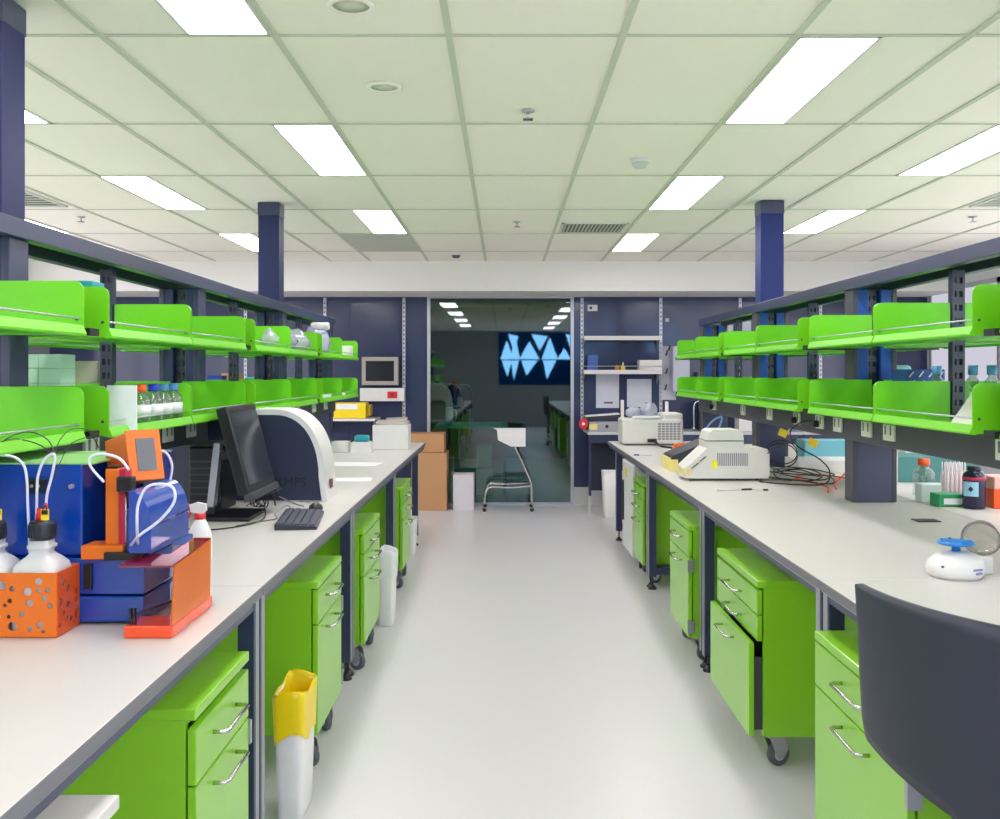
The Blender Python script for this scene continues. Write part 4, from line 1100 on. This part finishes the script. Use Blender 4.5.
b = B(); b.box(.152, .2, .03, .19, .02, .15, .02, 3); b.build('end_handle', mat('dark_yellow', 'a88a10', .4), t)

# ------------------------------------------------------------------ far end, right of the glass
for yt, l in ((337, 'steel wall shelf right of the glass, upper'), (371, 'steel wall shelf right of the glass, lower')):
    Y = 10.7; x0, x1 = px(584, Y), px(662, Y)
    t = thing('wall_shelf', l, 'shelf', (x0, Y, pz(yt + 2, Y)), 0, 'steel wall shelves right of the glass')
    B().box(0, x1 - x0, 0, YF - Y - .015, 0, .008).build('board', ALU, t)
    B().box(0, x1 - x0, -.004, .002, -.012, .034).build('front_lip', mat('pale_lip', 'd6d2d0', .4), t)
    for x in (.01, x1 - x0 - .015): B().prism([(.05, 0), (YF - Y - .015, 0), (YF - Y - .015, -.12)], 'x', x, x + .004).build('bracket', ALU, t)
    if yt == 371: B().cyl((0, .004, .075), (x1 - x0, .004, .075), .004, 8).build('guard_rod', ALU, t)
zs = pz(373, 10.7) + .0085
BX('blue_wire_basket', 588, 598, 355, 370, 10.78, .1, mat('basket_blue', '3d5aa8', .4), 'small blue basket on the lower steel shelf', 'basket', zfix=zs)
def small_bottle(xp, Y, z, m, capm, lab):
    t = thing('dropper_bottle', lab, 'bottle', (px(xp, Y), Y, z))
    B().lathe([(.025, 0), (.026, .05), (.02, .07), (.01, .08)], seg=16).build('body', m, t)
    B().lathe([(.01, .08), (.006, .11), (0, .112)], seg=12).build('cap', capm, t)
small_bottle(617, 10.82, zs, mat('amber', 'c88a10', .3), BLACK, 'amber bottle with black cap on the lower steel shelf')
small_bottle(623, 10.8, zs, YELLOW, WHITE, 'yellow bottle with white nozzle on the lower steel shelf')
BX('cream_box', 639.5, 662, 360, 370, 10.76, .2, CREAM, 'cream box at the right end of the lower steel shelf', 'box', zfix=zs)
t = thing('wall_socket', 'white wall plate with black button above the steel shelves', 'wall plate', (px(592.5, YF), YF, pz(308, YF)))
B().box(-.055, .055, -.012, -.0005, -.035, .035, .003).build('plate', WHITE, t); B().cyl((-.02, -.02, 0), (-.02, -.012, 0), .016, 14).build('button', BLACK, t)
t = thing('wall_socket', 'small pale wall button right of the steel shelves', 'wall plate', (px(667, YF), YF, pz(320, YF)))
B().box(-.02, .02, -.012, -.0005, -.02, .02, .004).build('plate', LTGREY, t)
# notices
def sheet(x0, x1, y0, y1, lab):
    X0, X1, Z1, Z0_ = px(x0, YF), px(x1, YF), pz(y0, YF), pz(y1, YF)
    t = thing('paper_notice', lab, 'notice', ((X0 + X1) / 2, YF - .0002, (Z1 + Z0_) / 2), 0)
    B().box(-(X1 - X0) / 2, (X1 - X0) / 2, -.0015, 0, -(Z1 - Z0_) / 2, (Z1 - Z0_) / 2).build('sheet', mat('notice_paper', 'cfd3de', .7), t)
    return t, Z1 - Z0_
t, h = sheet(596, 619, 374, 408, 'tall white paper notice on the wall under the steel shelves')
b = B(); b.box(-.04, .06, -.0025, -.0014, -h / 2 + .05, -h / 2 + .07); b.build('printed_line', mat('ink', '565a70', .6), t)
t, h = sheet(627, 651.5, 379, 407, 'lilac grey paper notice right of the tall one')
# navy wall bench under the shelves
WY = 10.38; zt_ = pz(432, WY)
t = thing('wall_bench', 'pale topped navy wall bench at the far end right of the glass', 'bench', (px(588, WY), WY, 0))
Lx = 3.7 - px(588, WY)
B().box(0, Lx, 0, YF - WY - .015, zt_ - .03, zt_, .003).build('worktop', mat('steel_top', 'c4c6c8', .35), t)
B().box(.01, .035, .0, .06, .18, zt_ - .03).build('leg_panel', NAVY, t)
B().box(.008, .037, -.002, .058, 0, .18).build('leg_foot', LTGREY, t)
B().box(.04, Lx, .3, .32, .2, zt_ - .03).build('back_panel', mat('deep_navy', '1c2236', .5), t)
B().box(.04, Lx, .02, .05, zt_ - .12, zt_ - .03).build('apron', NAVY, t)
zb_ = zt_ + .0008
t = thing('grey_instrument', 'low grey instrument with yellow label on the wall bench', 'lab instrument', (px(592, 10.42), 10.44, zb_))
B().box(-.03, .36, 0, .3, 0, .105, .006).build('casing', mat('mid_grey_case', '9da0a6', .45), t)
B().box(-.028, .06, -.0015, .001, .02, .08).build('yellow_label', mat('pale_yellow', 'efe08a', .5), t)
B().cyl((.16, -.006, .055), (.16, .001, .055), .018, 16).build('knob', BLACK, t)
B().box(-.06, -.031, .02, .2, .02, .1).build('side_plate', CHARC, t)
t = thing('document_tray', 'stack of papers in a dark tray on the grey instrument', 'tray', (px(605, 10.42), 10.46, zb_ + .106))
B().box(-.2, .16, 0, .26, .0, .05, .004).build('tray', CHARC, t); b = B(); b.prism([(-.2, .05), (.16, .075), (.16, .085), (-.2, .058)], 'y', 0, .26); b.build('papers', PAPER, t)
t = thing('tape_reel', 'red ring hanging at the corner of the wall bench', 'reel', (px(583.5, 10.4), 10.4, pz(424, 10.4)))
b = B(); b.tube([(.032 * math.cos(2 * PI * k / 16), 0, .045 * math.sin(2 * PI * k / 16)) for k in range(16)], .016, 8, closed=True); b.build('ring', RED, t)
B().cyl((0, -.004, 0), (0, .004, 0), .018, 14).build('hub', WHITE, t)
BX('white_canister', 621, 624, 400, 421, 10.45, .05, WHITE, 'slim upright white canister on the wall bench', 'canister', zfix=zb_)
bin_(px(608, 10.35) + .02, 10.12, .21, .22, .47, 'white bin standing under the far wall bench', None)
# drying rack pegboard
PY = 10.97; X0, X1, Z1, Zb = px(661, PY), px(676, PY), pz(346, PY), pz(400, PY)
t = thing('pegboard', 'white drying pegboard with dark pegs right of the steel shelves', 'pegboard', ((X0 + X1) / 2, PY, Zb))
B().box(-(X1 - X0) / 2, (X1 - X0) / 2, 0, .02, 0, Z1 - Zb, .004).build('board', mat('pegboard_white', 'c9cbd6', .5), t)
b = B()
for i, (dx, dz) in enumerate(((-.03, .5), (.04, .4), (-.03, .3), (.05, .2), (-.04, .12), (.0, .56), (.06, .55))): b.tube([(dx, 0, dz), (dx, -.05, dz + .015), (dx, -.1, dz + .05)], .009, 6)
b.build('peg', BLACK, t)
BX('paper_towel_dispenser', 673, 690, 346, 392, 10.75, .235, mat('dispenser', 'b8bccb', .4), 'pale dispenser on the wall behind the right shelf ends', 'dispenser', .01)
BX('paper_towel_box', 700, 712, 372, 392, 10.8, .199, mat('dispenser', 'b8bccb', .4), 'small pale box on the wall seen through the right rack', 'box', .01)
for x0, x1, l in ((725, 733, 'white paper notice on the far wall, left of two over the rack'), (740, 751, 'white paper notice on the far wall, right of two over the rack')): sheet(x0, x1, 321, 331, l)
# gooseneck tap
t = thing('gooseneck_tap', 'chrome gooseneck tap on the far wall bench', 'tap', (px(695, 10.6), 10.65, zb_))
b = B(); b.tube([(0, 0, 0), (0, 0, .25), (.03, 0, .31), (.08, 0, .3), (.1, 0, .24)], .011, 8); b.cyl((-.0, 0, 0), (0, 0, .04), .022, 12); b.build('spout', CHROME, t)
BX('white_carton', 739, 752, 416, 430, 10.5, .2, WHITE, 'white box on the far wall bench seen under the right rack', 'box', zfix=zb_)
BX('dark_instrument', 700, 716, 402, 430, 10.55, .2, mat('deep_navy', '1c2236', .5), 'dark blue box on the far wall bench by the last right post', 'box', zfix=zb_)
b = B(); b.lathe([(.016, 0), (.016, 1.0), (0, 1.0)], seg=10); 
o = b.build('measuring_stick', WHITE, None, (px(665, 9.1), 9.0, Z0)); o.scale = (1, 1, .38); tag(o, 'upright white tube behind the far white instrument', 'tube')

# ------------------------------------------------------------------ room beyond the glass
t = thing('glass_side_table', 'pale green edged table standing behind the glass', 'table', (px(472, 11.4), 11.45, 0))
B().box(-.44, .42, 0, .9, .83, .865, .003).build('tabletop', mat('pale_green_table', 'b8dcc8', .4), t)
for x in (-.4, .36):
    for y in (.04, .82): B().box(x, x + .04, y, y + .04, 0, .83).build('leg', NAVY, t)
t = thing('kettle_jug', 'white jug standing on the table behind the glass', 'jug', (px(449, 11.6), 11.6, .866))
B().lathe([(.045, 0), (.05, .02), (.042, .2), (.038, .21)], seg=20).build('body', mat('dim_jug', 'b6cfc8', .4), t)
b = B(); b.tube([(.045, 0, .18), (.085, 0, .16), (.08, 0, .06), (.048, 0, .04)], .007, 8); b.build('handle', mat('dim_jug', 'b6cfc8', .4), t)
for dx, l in ((0, 'left chrome hoop tap behind the glass'), (.13, 'right chrome hoop tap behind the glass')):
    t = thing('gooseneck_tap', l, 'tap', (-.64 + dx, 12.0, .866)); b = B(); b.tube([(-.1, 0, .3), (-.08, 0, .42), (.0, 0, .48), (.1, 0, .44), (.13, 0, .3), (.13, 0, 0)], .008, 8); b.build('spout', CHROME, t)
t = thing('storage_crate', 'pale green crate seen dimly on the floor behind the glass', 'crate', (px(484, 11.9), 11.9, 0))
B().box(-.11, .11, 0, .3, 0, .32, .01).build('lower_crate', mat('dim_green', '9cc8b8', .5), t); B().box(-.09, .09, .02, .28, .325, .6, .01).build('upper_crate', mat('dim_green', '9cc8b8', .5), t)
